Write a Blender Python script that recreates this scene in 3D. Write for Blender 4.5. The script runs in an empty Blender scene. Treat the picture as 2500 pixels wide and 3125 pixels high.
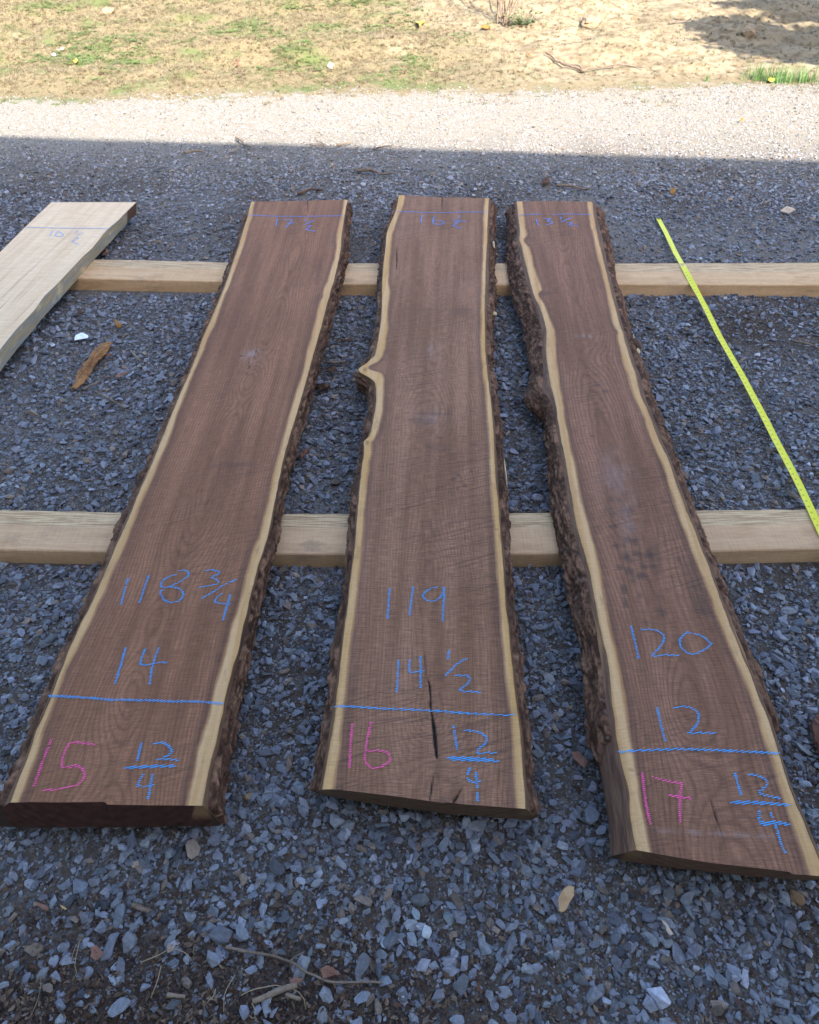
import bpy, bmesh, math, random
import numpy as np
from mathutils import Vector

# ------------------------------------------------------------------ camera
F, PITCH, ZT = 2231.0, math.radians(43.17), 0.1235      # focal length in px of a 2500 px wide frame; slab tops at ZT
CAMZ = ZT + 1.3146
C = bpy.context.scene.collection
sc = bpy.context.scene
cam = bpy.data.objects.new('camera', bpy.data.cameras.new('camera'))
C.objects.link(cam)
cam.location = (0, 0, CAMZ)
cam.rotation_euler = (math.pi/2 - PITCH, 0, 0)
cam.data.sensor_fit = 'HORIZONTAL'
cam.data.sensor_width = 36
cam.data.lens = 36*F/2500
cam.data.clip_start = 0.02
cam.data.clip_end = 600
cam.data.dof.use_dof = True
cam.data.dof.focus_distance = 1.75
cam.data.dof.aperture_fstop = 16.0
sc.camera = cam

# ------------------------------------------------------------------ light
SUN_EL, SUN_AZ = math.radians(38), math.radians(24)     # light travels toward +Y and a little toward -X
Ldir = Vector((-math.sin(SUN_AZ)*math.cos(SUN_EL), math.cos(SUN_AZ)*math.cos(SUN_EL), -math.sin(SUN_EL)))
w = bpy.data.worlds.new('World'); sc.world = w; w.use_nodes = True
nt = w.node_tree
sky = nt.nodes.new('ShaderNodeTexSky'); sky.sky_type = 'NISHITA'; sky.sun_disc = False
sky.sun_elevation = SUN_EL
sky.sun_rotation = math.pi - SUN_AZ                     # sun stands behind the camera, a little to its right
sky.air_density = 1.0; sky.dust_density = 2.0; sky.ozone_density = 1.0
bg = nt.nodes['Background']; bg.inputs['Strength'].default_value = 0.13
nt.links.new(sky.outputs[0], bg.inputs[0])
sun = bpy.data.objects.new('sun', bpy.data.lights.new('sun', 'SUN'))
C.objects.link(sun)
sun.data.energy = 3.3; sun.data.angle = math.radians(0.45); sun.data.color = (1, .93, .82)
sun.rotation_euler = Ldir.to_track_quat('-Z', 'Y').to_euler()
sun.location = (3, -8, 9)
sc.view_settings.view_transform = 'Standard'
sc.view_settings.look = 'None'
sc.view_settings.exposure = 2.42
sc.view_settings.gamma = 1.0

rng = np.random.default_rng(7)
random.seed(7)

# ------------------------------------------------------------------ helpers
def ray(x, y):
    u, v = x - 1250.0, y - 1562.5
    return np.array([u, F*math.cos(PITCH) - v*math.sin(PITCH), -F*math.sin(PITCH) - v*math.cos(PITCH)])
def at(x, y, z=0.0):
    d = ray(x, y); t = (CAMZ - z)/(-d[2])
    return np.array([d[0]*t, d[1]*t, z])
REG = {'A1': (600, 580, 2.875), 'A2': (400, 1000, 2.875), 'A3': (250, 1450, 2.875), 'A4': (0, 1900, 2.15625),
       'B1': (1050, 570, 3.45), 'B2': (1050, 1000, 3.13636), 'B3': (1000, 1450, 2.875), 'B4': (900, 1900, 2.15625),
       'C1': (1500, 580, 3.45), 'C2': (1500, 1000, 2.875), 'C3': (1600, 1450, 2.65385), 'C4': (1700, 1900, 2.15625),
       'D1': (0, 600, 3.83333), 'T1': (1950, 620, 3.13636), 'T2': (2150, 1150, 3.92), 'K1': (200, 950, 5.39),
       'L1': (0, 2650, 2.875), 'L2': (600, 2650, 2.875), 'L3': (1550, 2600, 2.875), 'R5': (2050, 1650, 2.5356),
       'U7': (1450, 0, 4.3125), 'U8': (2000, 0, 3.45), 'U6': (650, 380, 2.875), 'U1': (0, 0, 1.38), 'U2': (1250, 0, 1.38),
       'G1': (0, 550, 1.38), 'G2': (1250, 550, 1.38), 'N': (900, 950, 3.92), 'S': (0, 0, 1.0)}
def S(r, x, y):
    a = REG[r]; return (a[0] + x/a[2], a[1] + y/a[2])
def P(r, x, y, z=0.0): return at(*S(r, x, y), z)

def _h(i, j, seed):
    n = (i.astype(np.int64)*374761393 + j.astype(np.int64)*668265263 + seed*974634777) & 0xffffffff
    n = ((n ^ (n >> 13))*1274126177) & 0xffffffff
    n = n ^ (n >> 16)
    return (n & 0xffff)/65535.0
def vn(x, y, seed=0):
    x = np.asarray(x, float); y = np.asarray(y, float)
    x, y = np.broadcast_arrays(x, y)
    i = np.floor(x); j = np.floor(y); fx = x - i; fy = y - j
    fx = fx*fx*(3 - 2*fx); fy = fy*fy*(3 - 2*fy)
    a = _h(i, j, seed); b = _h(i+1, j, seed); c = _h(i, j+1, seed); d = _h(i+1, j+1, seed)
    return (a + (b - a)*fx)*(1 - fy) + (c + (d - c)*fx)*fy
def fbm(x, y, seed=0, o=3):
    s = 0; a = .5; t = 0
    for k in range(o):
        s = s + a*vn(np.asarray(x)*2**k, np.asarray(y)*2**k, seed + 17*k); t += a; a *= .5
    return s/t

def mesh_np(name, V, Q, mats, midx=None, attrs=None, smooth=True, parent=None, loc=(0, 0, 0)):
    V = np.asarray(V, np.float32); Q = np.asarray(Q, np.int32)
    me = bpy.data.meshes.new(name)
    n, k = Q.shape
    me.vertices.add(len(V)); me.vertices.foreach_set('co', (V - np.array(loc, np.float32)).ravel())
    me.loops.add(n*k); me.loops.foreach_set('vertex_index', Q.ravel())
    me.polygons.add(n); me.polygons.foreach_set('loop_start', np.arange(0, n*k, k, dtype=np.int32))
    me.polygons.foreach_set('loop_total', np.full(n, k, np.int32))
    me.polygons.foreach_set('use_smooth', np.full(n, smooth))
    for m in (mats if isinstance(mats, (list, tuple)) else [mats]): me.materials.append(m)
    if midx is not None: me.polygons.foreach_set('material_index', np.asarray(midx, np.int32))
    for an, av in (attrs or {}).items():
        av = np.asarray(av, np.float32)
        if av.ndim == 1:
            a = me.attributes.new(an, 'FLOAT', 'POINT'); a.data.foreach_set('value', av)
        else:
            a = me.attributes.new(an, 'FLOAT_VECTOR', 'POINT'); a.data.foreach_set('vector', av.ravel())
    me.update(calc_edges=True); me.validate()
    o = bpy.data.objects.new(name, me); C.objects.link(o)
    o.location = loc
    if parent is not None:
        o.parent = parent; o.location = np.array(loc) - np.array(parent.location)
    return o
def mesh_py(name, V, Fs, mat, parent=None, smooth=False, loc=(0, 0, 0)):
    me = bpy.data.meshes.new(name)
    lo = np.array(loc, float)
    me.from_pydata([tuple(np.array(v, float) - lo) for v in V], [], Fs)
    me.materials.append(mat)
    if smooth: me.polygons.foreach_set('use_smooth', [True]*len(me.polygons))
    me.update()
    o = bpy.data.objects.new(name, me); C.objects.link(o); o.location = loc
    if parent is not None:
        o.parent = parent; o.location = lo - np.array(parent.location)
    return o
def tag(o, label=None, cat=None, group=None, kind=None):
    if label: o['label'] = label
    if cat: o['category'] = cat
    if group: o['group'] = group
    if kind: o['kind'] = kind
    return o
def empty(name, loc):
    o = bpy.data.objects.new(name, None); C.objects.link(o); o.location = loc; o.empty_display_size = .05
    return o
def gridq(r, c, off=0, flip=False):
    i = np.arange(r-1)[:, None]*c + np.arange(c-1)[None, :]
    q = np.stack([i, i+1, i+c+1, i+c], -1).reshape(-1, 4) + off
    return q[:, ::-1] if flip else q

# ------------------------------------------------------------------ material helper
class M:
    def __init__(s, name):
        s.m = bpy.data.materials.new(name); s.m.use_nodes = True
        s.t = s.m.node_tree; s.b = s.t.nodes['Principled BSDF']
        s.b.inputs['Specular IOR Level'].default_value = .3
    def n(s, t, **k):
        x = s.t.nodes.new(t)
        for a, b in k.items(): setattr(x, a, b)
        return x
    def put(s, sock, v):
        if hasattr(v, 'links') or isinstance(v, bpy.types.NodeSocket): s.t.links.new(v, sock)
        elif v is not None:
            if isinstance(v, (tuple, list)) and len(v) == 3 and sock.type == 'RGBA': v = (*v, 1)
            sock.default_value = v
    def attr(s, name, t='GEOMETRY', vec=False):
        a = s.n('ShaderNodeAttribute', attribute_name=name, attribute_type=t)
        return a.outputs['Vector'] if vec else a.outputs['Fac']
    def attrc(s, name, t='INSTANCER'):
        return s.n('ShaderNodeAttribute', attribute_name=name, attribute_type=t).outputs['Color']
    def xyz(s, x=0., y=0., z=0.):
        c = s.n('ShaderNodeCombineXYZ')
        for i, v in enumerate((x, y, z)): s.put(c.inputs[i], v)
        return c.outputs[0]
    def geo(s): return s.n('ShaderNodeNewGeometry').outputs['Position']
    def obj(s): return s.n('ShaderNodeTexCoord').outputs['Object']
    def sep(s, v):
        c = s.n('ShaderNodeSeparateXYZ'); s.put(c.inputs[0], v); return c.outputs
    def map(s, v, scale=(1, 1, 1), rot=(0, 0, 0), loc=(0, 0, 0)):
        c = s.n('ShaderNodeMapping'); s.put(c.inputs['Vector'], v)
        c.inputs['Scale'].default_value = scale; c.inputs['Rotation'].default_value = rot; c.inputs['Location'].default_value = loc
        return c.outputs[0]
    def noise(s, v, scale=1., detail=2., rough=.5, dist=0.):
        c = s.n('ShaderNodeTexNoise'); s.put(c.inputs['Vector'], v); s.put(c.inputs['Scale'], scale)
        c.inputs['Detail'].default_value = detail; c.inputs['Roughness'].default_value = rough; c.inputs['Distortion'].default_value = dist
        return c.outputs['Fac']
    def vor(s, v, scale, feature='F1', out='Distance', rnd=1.):
        c = s.n('ShaderNodeTexVoronoi', feature=feature); s.put(c.inputs['Vector'], v); s.put(c.inputs['Scale'], scale)
        c.inputs['Randomness'].default_value = rnd
        return c.outputs[out]
    def math(s, op, a, b=None, c=None):
        x = s.n('ShaderNodeMath', operation=op)
        s.put(x.inputs[0], a)
        if b is not None: s.put(x.inputs[1], b)
        if c is not None: s.put(x.inputs[2], c)
        return x.outputs[0]
    def rng(s, v, a, b, c=0., d=1., mode='SMOOTHSTEP'):
        x = s.n('ShaderNodeMapRange', interpolation_type=mode)
        for i, k in enumerate((v, a, b, c, d)): s.put(x.inputs[i], k)
        return x.outputs[0]
    def mix(s, f, a, b, mode='MIX'):
        x = s.n('ShaderNodeMix', data_type='RGBA', blend_type=mode)
        s.put(x.inputs[0], f); s.put(x.inputs[6], a); s.put(x.inputs[7], b)
        return x.outputs[2]
    def ramp(s, f, stops):
        x = s.n('ShaderNodeValToRGB'); s.put(x.inputs[0], f); e = x.color_ramp.elements
        while len(e) < len(stops): e.new(.5)
        for k, (p, c) in zip(e, stops): k.position = p; k.color = (*c, 1)
        return x.outputs[0]
    def grey(s, v):   # scalar to colour
        c = s.n('ShaderNodeCombineColor')
        for i in range(3): s.put(c.inputs[i], v)
        return c.outputs[0]
    def bump(s, h, strength=.5, dist=.001, nrm=None):
        x = s.n('ShaderNodeBump'); s.put(x.inputs['Height'], h)
        x.inputs['Strength'].default_value = strength; x.inputs['Distance'].default_value = dist
        if nrm is not None: s.put(x.inputs['Normal'], nrm)
        return x.outputs[0]
    def out(s, col, rough=.8, nrm=None, spec=None):
        s.put(s.b.inputs['Base Color'], col); s.put(s.b.inputs['Roughness'], rough)
        if nrm is not None: s.put(s.b.inputs['Normal'], nrm)
        if spec is not None: s.b.inputs['Specular IOR Level'].default_value = spec
        return s.m

# ------------------------------------------------------------------ terrain
def bank_edge(x): return 6.05 + .22*(vn(x*.8 + 3, 0*x, 5) - .5) + .12*(vn(x*3., 0*x, 6) - .5) + 0.10*x
def terrain(x, y):
    x = np.asarray(x, float); y = np.asarray(y, float)
    e = bank_edge(x)
    d = np.clip(y - e, 0, None)
    rise = .10*d*d/(d + .5)
    rise = np.where(d > 14, rise*0 + .10*14*14/14.5 + .004*(d - 14), rise)
    z = (fbm(x*1.1, y*1.1, 11) - .5)*.018 + (fbm(x*5, y*5, 12) - .5)*.008*np.clip((8 - np.abs(y - 4))/4, 0, 1)
    calm = np.clip(1 - np.hypot(x/3.2, (y - 1.6)/2.4)**4, 0, 1)          # level yard where the timber lies
    z = z*(1 - .8*calm)
    bm_ = np.clip((y - e)/.6, 0, 1)*np.clip((40 - y)/20, 0, 1)
    z = z + bm_*((fbm(x*1.7, y*2.2, 31, 4) - .5)*.16 + (fbm(x*9, y*9, 33, 2) - .5)*.035)
    return z + rise - .004
def tz(x, y): return float(terrain(np.array([x]), np.array([y]))[0])
def atT(x, y, it=6):
    z = 0.
    for _ in range(it):
        p = at(x, y, z); z = tz(p[0], p[1])
    return np.array([p[0], p[1], z])

def litter_mask(x, y):   # the leafy mulch in the near left corner, and a few worn patches
    a = np.clip((.55 - y)/.35, 0, 1)*np.clip((.35 - x)/.5, 0, 1)
    b = np.clip((fbm(x*2.3 + 9, y*2.3, 41) - .6)*6, 0, 1)*.45
    c = np.clip((.45 - y)/.3, 0, 1)*.3
    d = np.exp(-(((x - 1.55)/.4)**2 + ((y - 2.6)/.35)**2))*.6 + np.exp(-(((x - 1.25)/.3)**2 + ((y - .75)/.5)**2))*.5
    return np.clip(a + b + c + d, 0, 1)
def dust_mask(x, y):     # finer, dustier gravel: wheel tracks and worn spots
    a = np.clip((fbm(x*1.3, y*1.3 + 4, 51) - .5)*3.5, 0, 1)*.6
    b = np.exp(-((x - .62)/.13)**2)*np.clip((y - 1.15)/.2, 0, 1)*np.clip((2.2 - y)/.3, 0, 1)
    c = np.exp(-(((x + 1.65)/.5)**2 + ((y - 2.0)/.5)**2))*.9 + np.exp(-(((x - 1.5)/.6)**2 + ((y - 3.4)/.3)**2))*.8
    d = np.exp(-(((x + .2)/.9)**2 + ((y - .28)/.12)**2))*.4
    return np.clip(a + b + c + d, 0, 1)

g = M('ground_soil')
pos = g.geo(); px, py, pz = g.sep(pos)
mk = g.attr('litter'); dk = g.attr('dust'); bk = g.attr('bank'); sdk = g.attr('sand')
n1 = g.noise(pos, 3, 3); n2 = g.noise(pos, 60, 4, .6); n3 = g.noise(pos, 320, 3, .7)
v1 = g.vor(pos, 190, out='Color'); vd = g.vor(pos, 190)
grit = g.mix(g.math('MULTIPLY', g.sep(v1)[0], 1.), (.055, .048, .043), (.21, .195, .185))
grit = g.mix(g.rng(n2, .35, .62), grit, (.088, .066, .050))
dusty = g.mix(n3, (.135, .122, .105), (.29, .27, .245))
grav = g.mix(g.math('MULTIPLY', dk, .75), grit, dusty)
lit = g.mix(g.rng(n3, .35, .65), (.02, .012, .008), (.085, .055, .038))
grav = g.mix(mk, grav, lit)
grav = g.mix(g.rng(g.math('ADD', py, g.math('MULTIPLY', n1, .8)), 4.3, 5.7), grav, g.mix(n3, (.14, .122, .095), (.31, .28, .235)))  # dusty far gravel, with the sunlit strip's extra brightness put into its colour
sand = g.mix(g.rng(n1, .3, .7), (.225, .18, .115), (.29, .24, .16))
sand = g.mix(g.rng(g.noise(pos, 14, 4, .65), .42, .66), sand, (.16, .118, .07))
straw = g.mix(g.rng(n2, .3, .7), (.13, .10, .055), (.23, .185, .11))
straw = g.mix(g.rng(g.noise(pos, 2.5, 3), .5, .68), straw, (.11, .13, .05))
bankc = g.mix(sdk, straw, sand)
edge = g.math('ADD', bk, g.math('MULTIPLY', g.math('SUBTRACT', g.noise(pos, 9, 4, .65), .5), 1.9))
col = g.mix(g.rng(edge, .38, .62), grav, bankc)
h = g.math('ADD', g.math('MULTIPLY', vd, -1.), g.math('MULTIPLY', n3, .6))
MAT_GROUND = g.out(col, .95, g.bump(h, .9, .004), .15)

def build_ground():
    def axis(segs):
        out = []
        for a, b, st in segs: out += list(np.arange(a, b, st))
        out.append(segs[-1][1]); return np.array(out)
    xs = axis([(-300, -40, 20), (-40, -9, 2), (-9, -4.5, .15), (-4.5, 4.5, .035), (4.5, 9, .15), (9, 40, 2), (40, 300, 20)])
    ys = axis([(-300, -40, 20), (-40, -4, 2), (-4, -.3, .15), (-.3, 10, .035), (10, 16, .2), (16, 40, 1.5), (40, 400, 20)])
    X, Y = np.meshgrid(xs, ys)
    Z = terrain(X, Y)
    V = np.stack([X, Y, Z], -1).reshape(-1, 3)
    e = bank_edge(X)
    bank = np.clip((Y - e)/.5 + .5, 0, 1)
    sandm = np.clip((X - .1 - 1.0*(fbm(X*1.2, Y*1.5, 61) - .5) + .25*(Y - 6.5))/.8, 0, 1)*np.clip((Y - e - .05)/.3, 0, 1)
    sandm = np.maximum(sandm, np.clip((fbm(X*1.5, Y*3, 62) - .62)*6, 0, 1)*.6)
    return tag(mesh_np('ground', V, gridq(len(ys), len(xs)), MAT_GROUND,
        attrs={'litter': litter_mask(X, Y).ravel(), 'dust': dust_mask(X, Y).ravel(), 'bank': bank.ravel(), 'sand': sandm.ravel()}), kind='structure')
build_ground()

# ------------------------------------------------------------------ instanced stuff (gravel, litter, grass)
def variants(name, meshes):
    col = bpy.data.collections.new(name)
    for i, me in enumerate(meshes):
        col.objects.link(bpy.data.objects.new(name + '_piece', me))
    return col
def scatter(name, pts, rot, scl, colr, col, label):
    me = bpy.data.meshes.new(name)
    me.vertices.add(len(pts)); me.vertices.foreach_set('co', np.asarray(pts, np.float32).ravel())
    for an, av in (('rot', rot), ('scl', scl), ('scol', colr)):
        a = me.attributes.new(an, 'FLOAT_VECTOR', 'POINT'); a.data.foreach_set('vector', np.asarray(av, np.float32).ravel())
    o = bpy.data.objects.new(name, me); C.objects.link(o)
    ng = bpy.data.node_groups.new(name, 'GeometryNodeTree')
    ng.interface.new_socket('Geometry', in_out='INPUT', socket_type='NodeSocketGeometry')
    ng.interface.new_socket('Geometry', in_out='OUTPUT', socket_type='NodeSocketGeometry')
    N = ng.nodes; L = ng.links
    i = N.new('NodeGroupInput'); q = N.new('NodeGroupOutput')
    ci = N.new('GeometryNodeCollectionInfo'); ci.inputs[0].default_value = col
    ci.inputs['Separate Children'].default_value = True; ci.inputs['Reset Children'].default_value = True
    ip = N.new('GeometryNodeInstanceOnPoints'); ip.inputs['Pick Instance'].default_value = True
    def na(n):
        a = N.new('GeometryNodeInputNamedAttribute'); a.data_type = 'FLOAT_VECTOR'; a.inputs[0].default_value = n
        return a.outputs['Attribute']
    L.new(i.outputs[0], ip.inputs['Points']); L.new(ci.outputs[0], ip.inputs['Instance'])
    e2 = N.new('FunctionNodeEulerToRotation'); L.new(na('rot'), e2.inputs[0]); L.new(e2.outputs[0], ip.inputs['Rotation'])
    L.new(na('scl'), ip.inputs['Scale']); L.new(ip.outputs[0], q.inputs[0])
    md = o.modifiers.new('scatter', 'NODES'); md.node_group = ng
    return tag(o, label, kind='stuff')

def rock_mesh(name, mat, r, npts=13, bev=.07):
    rr = random.Random(r)
    bm = bmesh.new()
    for _ in range(npts):
        v = Vector((rr.gauss(0, 1), rr.gauss(0, 1), rr.gauss(0, 1))).normalized()*rr.uniform(.82, 1.05)
        bm.verts.new((v.x, v.y*rr.uniform(.8, 1), v.z))
    res = bmesh.ops.convex_hull(bm, input=bm.verts)
    bmesh.ops.delete(bm, geom=[v for v in bm.verts if not v.link_faces], context='VERTS')
    bmesh.ops.dissolve_limit(bm, angle_limit=.12, verts=bm.verts, edges=bm.edges)
    if bev: bmesh.ops.bevel(bm, geom=list(bm.edges), offset=bev, segments=1, affect='EDGES', clamp_overlap=True)
    bmesh.ops.recalc_face_normals(bm, faces=bm.faces)
    me = bpy.data.meshes.new(name); bm.to_mesh(me); bm.free(); me.materials.append(mat)
    return me

def stone_mat(name, attr_type):
    k = M(name)
    base = k.attrc('scol', attr_type) if attr_type == 'INSTANCER' else k.n('ShaderNodeObjectInfo').outputs['Color']
    o = k.obj(); n = k.noise(o, 2.2, 4, .65); n2 = k.noise(o, 11, 3, .7)
    f = k.math('MULTIPLY', k.rng(n, .3, .7, .8, 1.18), k.rng(n2, .3, .7, .9, 1.1))
    c = k.mix(1., base, k.grey(f), 'MULTIPLY')
    return k.out(c, .85, k.bump(k.math('ADD', n, k.math('MULTIPLY', n2, .5)), .35, .08), .3)
MAT_STONE = stone_mat('limestone_chips', 'INSTANCER')
MAT_STONE_ONE = stone_mat('limestone_piece', 'OBJECT')
stone_col = variants('gravel', [rock_mesh('gravel_chip', MAT_STONE, i, 10 + i % 6, .05 if i % 3 else .14) for i in range(14)])

def stone_colours(n, y):
    v = np.clip(rng.normal(.192, .06, n), .065, .40)
    c = np.stack([v*rng.normal(.95, .035, n), v*.975, v*rng.normal(1.10, .04, n)], -1)
    k = rng.random(n)
    br = k < .09
    c[br] = np.stack([v[br]*1.05, v[br]*.8, v[br]*.62], -1)
    wh = k > .975
    c[wh] = c[wh]*np.where(y[wh] > 4.2, 1.15, 1.6)[:, None]
    pale = np.clip((y - 3.9)/1.3, 0, 1)[:, None]  # far stones dustier; sunlight on the strip also painted into their colour
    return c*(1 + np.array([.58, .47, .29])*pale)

def in_field(x, y, m=.35): return (np.abs(x) < .82 + .56*np.clip(y, 0, 9) + m) & (y > -.05)
STICKS = [(at(1250, 1692, .0475)[1] + .004, at(1250, 1562, .0475)[1] - .015), (at(1250, 868, .0475)[1] + .01, at(1250, 803, .0475)[1] - .02)]   # footprints of the bearers, kept free of stones
print('sticks', STICKS)
def gravel():
    P_, R_, S_, K_ = [], [], [], []
    def add(dens_near, dens_far, y0, y1, dmin, dmax, power, kd, kl):
        area = 9.4*(y1 - y0)
        n = int(max(dens_near, dens_far)*area)
        x = rng.uniform(-4.7, 4.7, n); y = rng.uniform(y0, y1, n)
        t = np.clip((y - 1.2)/3.2, 0, 1)
        dens = dens_near*(1 - t) + dens_far*t
        dm = dust_mask(x, y); lm = litter_mask(x, y)
        p = dens/max(dens_near, dens_far)*(1 - kd*dm)*(1 - kl*lm)
        p *= np.clip((bank_edge(x) + .1 - y)/.5 + .35*rng.random(n), 0, 1)
        p *= .55 + .9*fbm(x*4, y*4, 71)
        k = (rng.random(n) < p) & in_field(x, y)
        for (a0, a1) in STICKS: k &= ~((y > a0) & (y < a1))
        x, y = x[k], y[k]; m = len(x)
        d = (dmin + (dmax - dmin)*rng.random(m)**power)*(1 - .42*np.clip((y - 4.2)/.8, 0, 1))
        z = terrain(x, y)
        r = d/2
        sx = r*rng.uniform(.95, 1.45, m); sy = r*rng.uniform(.7, 1.05, m); sz = r*rng.uniform(.4, .8, m)
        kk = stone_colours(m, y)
        if dmax < .012:
            bb = rng.random(m) < (.35*np.clip((4.5 - y)/1.5, 0, 1) + .2*lm[k] if False else .33*np.clip((4.5 - y)/1.5, 0, 1))
            kk[bb] = kk[bb]*np.array([.62, .46, .36])
        P_.append(np.stack([x, y, z + sz*rng.uniform(.15, .85, m)], -1))
        R_.append(np.stack([rng.normal(0, .28, m), rng.normal(0, .28, m), rng.uniform(0, 6.28, m)], -1))
        S_.append(np.stack([sx, sy, sz], -1)); K_.append(kk)
    add(420, 110, -.05, 6.3, .022, .042, 1.6, .75, .5)
    add(7600, 4800, -.05, 6.4, .0075, .028, 2.2, .55, .75)
    add(17000, 4800, -.05, 6.4, .0035, .009, 1.2, .0, .35)
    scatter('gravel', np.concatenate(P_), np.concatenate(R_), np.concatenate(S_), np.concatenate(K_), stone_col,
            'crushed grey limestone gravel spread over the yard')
    return sum(map(len, P_))
NG = gravel(); print('stones', NG)

# litter: small brown shreds of leaf and bark, and straws
def shred_mesh(name, mat, r, straw=False):
    rr = random.Random(r)
    V, Fs = [], []
    n = 5
    wid = .03 if straw else rr.uniform(.25, .5)
    k1, k2 = rr.uniform(-.5, .5), rr.uniform(-.35, .35)
    for i in range(n):
        t = i/(n-1)*2 - 1
        ww = wid*(1 if straw else (1.05 - abs(t)**1.5)*rr.uniform(.6, 1.3))
        cx, cy, cz = t, k1*t*t, (k2 if not straw else .12)*(1 - t*t)
        V += [(cx, cy - ww, cz), (cx, cy + ww, cz + (0 if straw else rr.uniform(0, .3)))]
    for i in range(n-1): Fs.append((2*i, 2*i+2, 2*i+3, 2*i+1))
    me = bpy.data.meshes.new(name); me.from_pydata(V, [], Fs); me.materials.append(mat); me.update()
    return me
k = M('dead_leaf_bits'); c = k.attrc('scol'); n = k.noise(k.obj(), 3, 3)
MAT_BITS = k.out(k.mix(1., c, k.grey(k.rng(n, .3, .7, .7, 1.2)), 'MULTIPLY'), .85)
bits = variants('litter', [shred_mesh('litter_bit', MAT_BITS, i) for i in range(8)])
straws = variants('straw', [shred_mesh('straw_bit', MAT_BITS, 20+i, True) for i in range(6)])
def litter():
    def pts(n, f, x0=-4.2, x1=4.2, y0=0., y1=6.2):
        x = rng.uniform(x0, x1, n); y = rng.uniform(y0, y1, n)
        k = (rng.random(n) < f(x, y)) & in_field(x, y)
        for (a0, a1) in STICKS: k &= ~((y > a0) & (y < a1))
        return x[k], y[k]
    x, y = pts(300000, lambda x, y: .02 + .30*litter_mask(x, y)*np.where(y < 1.2, 1, .3))
    x2, y2 = pts(60000, lambda x, y: litter_mask(x, y), -1.4, 1.2, .0, .6)
    x = np.concatenate([x, x2]); y = np.concatenate([y, y2])
    m = len(x); d = rng.uniform(.0025, .008, m)*(1 + .6*(rng.random(m) < .08))
    z = terrain(x, y) + rng.uniform(.001, .007, m)
    v = rng.uniform(.35, 1.25, m)[:, None]
    base = np.array([[.095, .052, .034], [.13, .085, .055], [.07, .04, .034], [.17, .12, .085]])[rng.integers(0, 4, m)]
    scatter('leaf_litter', np.stack([x, y, z], -1), np.stack([rng.normal(0, .45, m), rng.normal(0, .45, m), rng.uniform(0, 6.28, m)], -1),
            np.stack([d, d, d], -1), base*v, bits, 'brown crumbled leaf and bark litter lying among the gravel')
    x, y = pts(20000, lambda x, y: .025 + .10*litter_mask(x, y)*np.where(y < 1.5, 1.5, .3))
    m = len(x); d = rng.uniform(.008, .03, m)
    z = terrain(x, y) + rng.uniform(.004, .011, m)
    v = rng.uniform(.5, 1.2, m)[:, None]
    base = np.array([[.30, .22, .13], [.16, .10, .06], [.36, .29, .19]])[rng.integers(0, 3, m)]
    scatter('dry_straw', np.stack([x, y, z], -1), np.stack([rng.normal(0, .12, m), rng.normal(0, .12, m), rng.uniform(0, 6.28, m)], -1),
            np.stack([d, d*.6, d*.6], -1), base*v, straws, 'thin dry straws and rootlets scattered over the gravel')
litter()

# grass of the bank
def tuft_mesh(name, mat, r, n=12, spread=.7, h=1.):
    rr = random.Random(r); V, Fs = [], []
    for _ in range(n):
        a = rr.uniform(0, 6.28); lean = rr.uniform(.2, 1)*spread; hh = h*rr.uniform(.5, 1); wd = .035
        bx, by = rr.gauss(0, .15), rr.gauss(0, .15)
        dx, dy = math.cos(a), math.sin(a)
        o = len(V)
        for t in (0, .5, 1):
            q = lean*t*t; ww = wd*(1 - .8*t)
            cx, cy, cz = bx + dx*q, by + dy*q, hh*t*(1 - .35*lean*t)
            V += [(cx - dy*ww, cy + dx*ww, cz), (cx + dy*ww, cy - dx*ww, cz)]
        Fs += [(o, o+1, o+3, o+2), (o+2, o+3, o+5, o+4)]
    me = bpy.data.meshes.new(name); me.from_pydata(V, [], Fs); me.materials.append(mat); me.update(); return me
def clover_mesh(name, mat, r, n=12):
    rr = random.Random(r); V, Fs = [], []
    for _ in range(n):
        cx, cy, cz = rr.gauss(0, .5), rr.gauss(0, .5), rr.uniform(.15, .6)
        for j in range(3):
            a = rr.uniform(0, 6.28); s = rr.uniform(.12, .22); o = len(V)
            ux, uy = math.cos(a), math.sin(a); tl = rr.uniform(-.1, .1)
            V += [(cx, cy, cz), (cx + ux*s - uy*s*.6, cy + uy*s + ux*s*.6, cz + tl), (cx + ux*s*1.7, cy + uy*s*1.7, cz + tl), (cx + ux*s + uy*s*.6, cy + uy*s - ux*s*.6, cz + tl)]
            Fs.append((o, o+1, o+2, o+3))
    me = bpy.data.meshes.new(name); me.from_pydata(V, [], Fs); me.materials.append(mat); me.update(); return me
k = M('grass_blades'); MAT_BLADE = k.out(k.attrc('scol'), .7)
tufts = variants('grass', [tuft_mesh('grass_tuft_piece', MAT_BLADE, i, 12, .9) for i in range(6)])
clovs = variants('clover', [clover_mesh('clover_piece', MAT_BLADE, i) for i in range(5)])
def sandy(x, y):
    return np.clip((x - .1 - 1.0*(fbm(x*1.2, y*1.5, 61) - .5) + .25*(y - 6.5))/.8, 0, 1)
def green(x, y):
    return np.clip((fbm(x*2.1 + 2, y*2.6, 81, 4) - .5)*7, 0, 1)*(1 - sandy(x, y))
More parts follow.
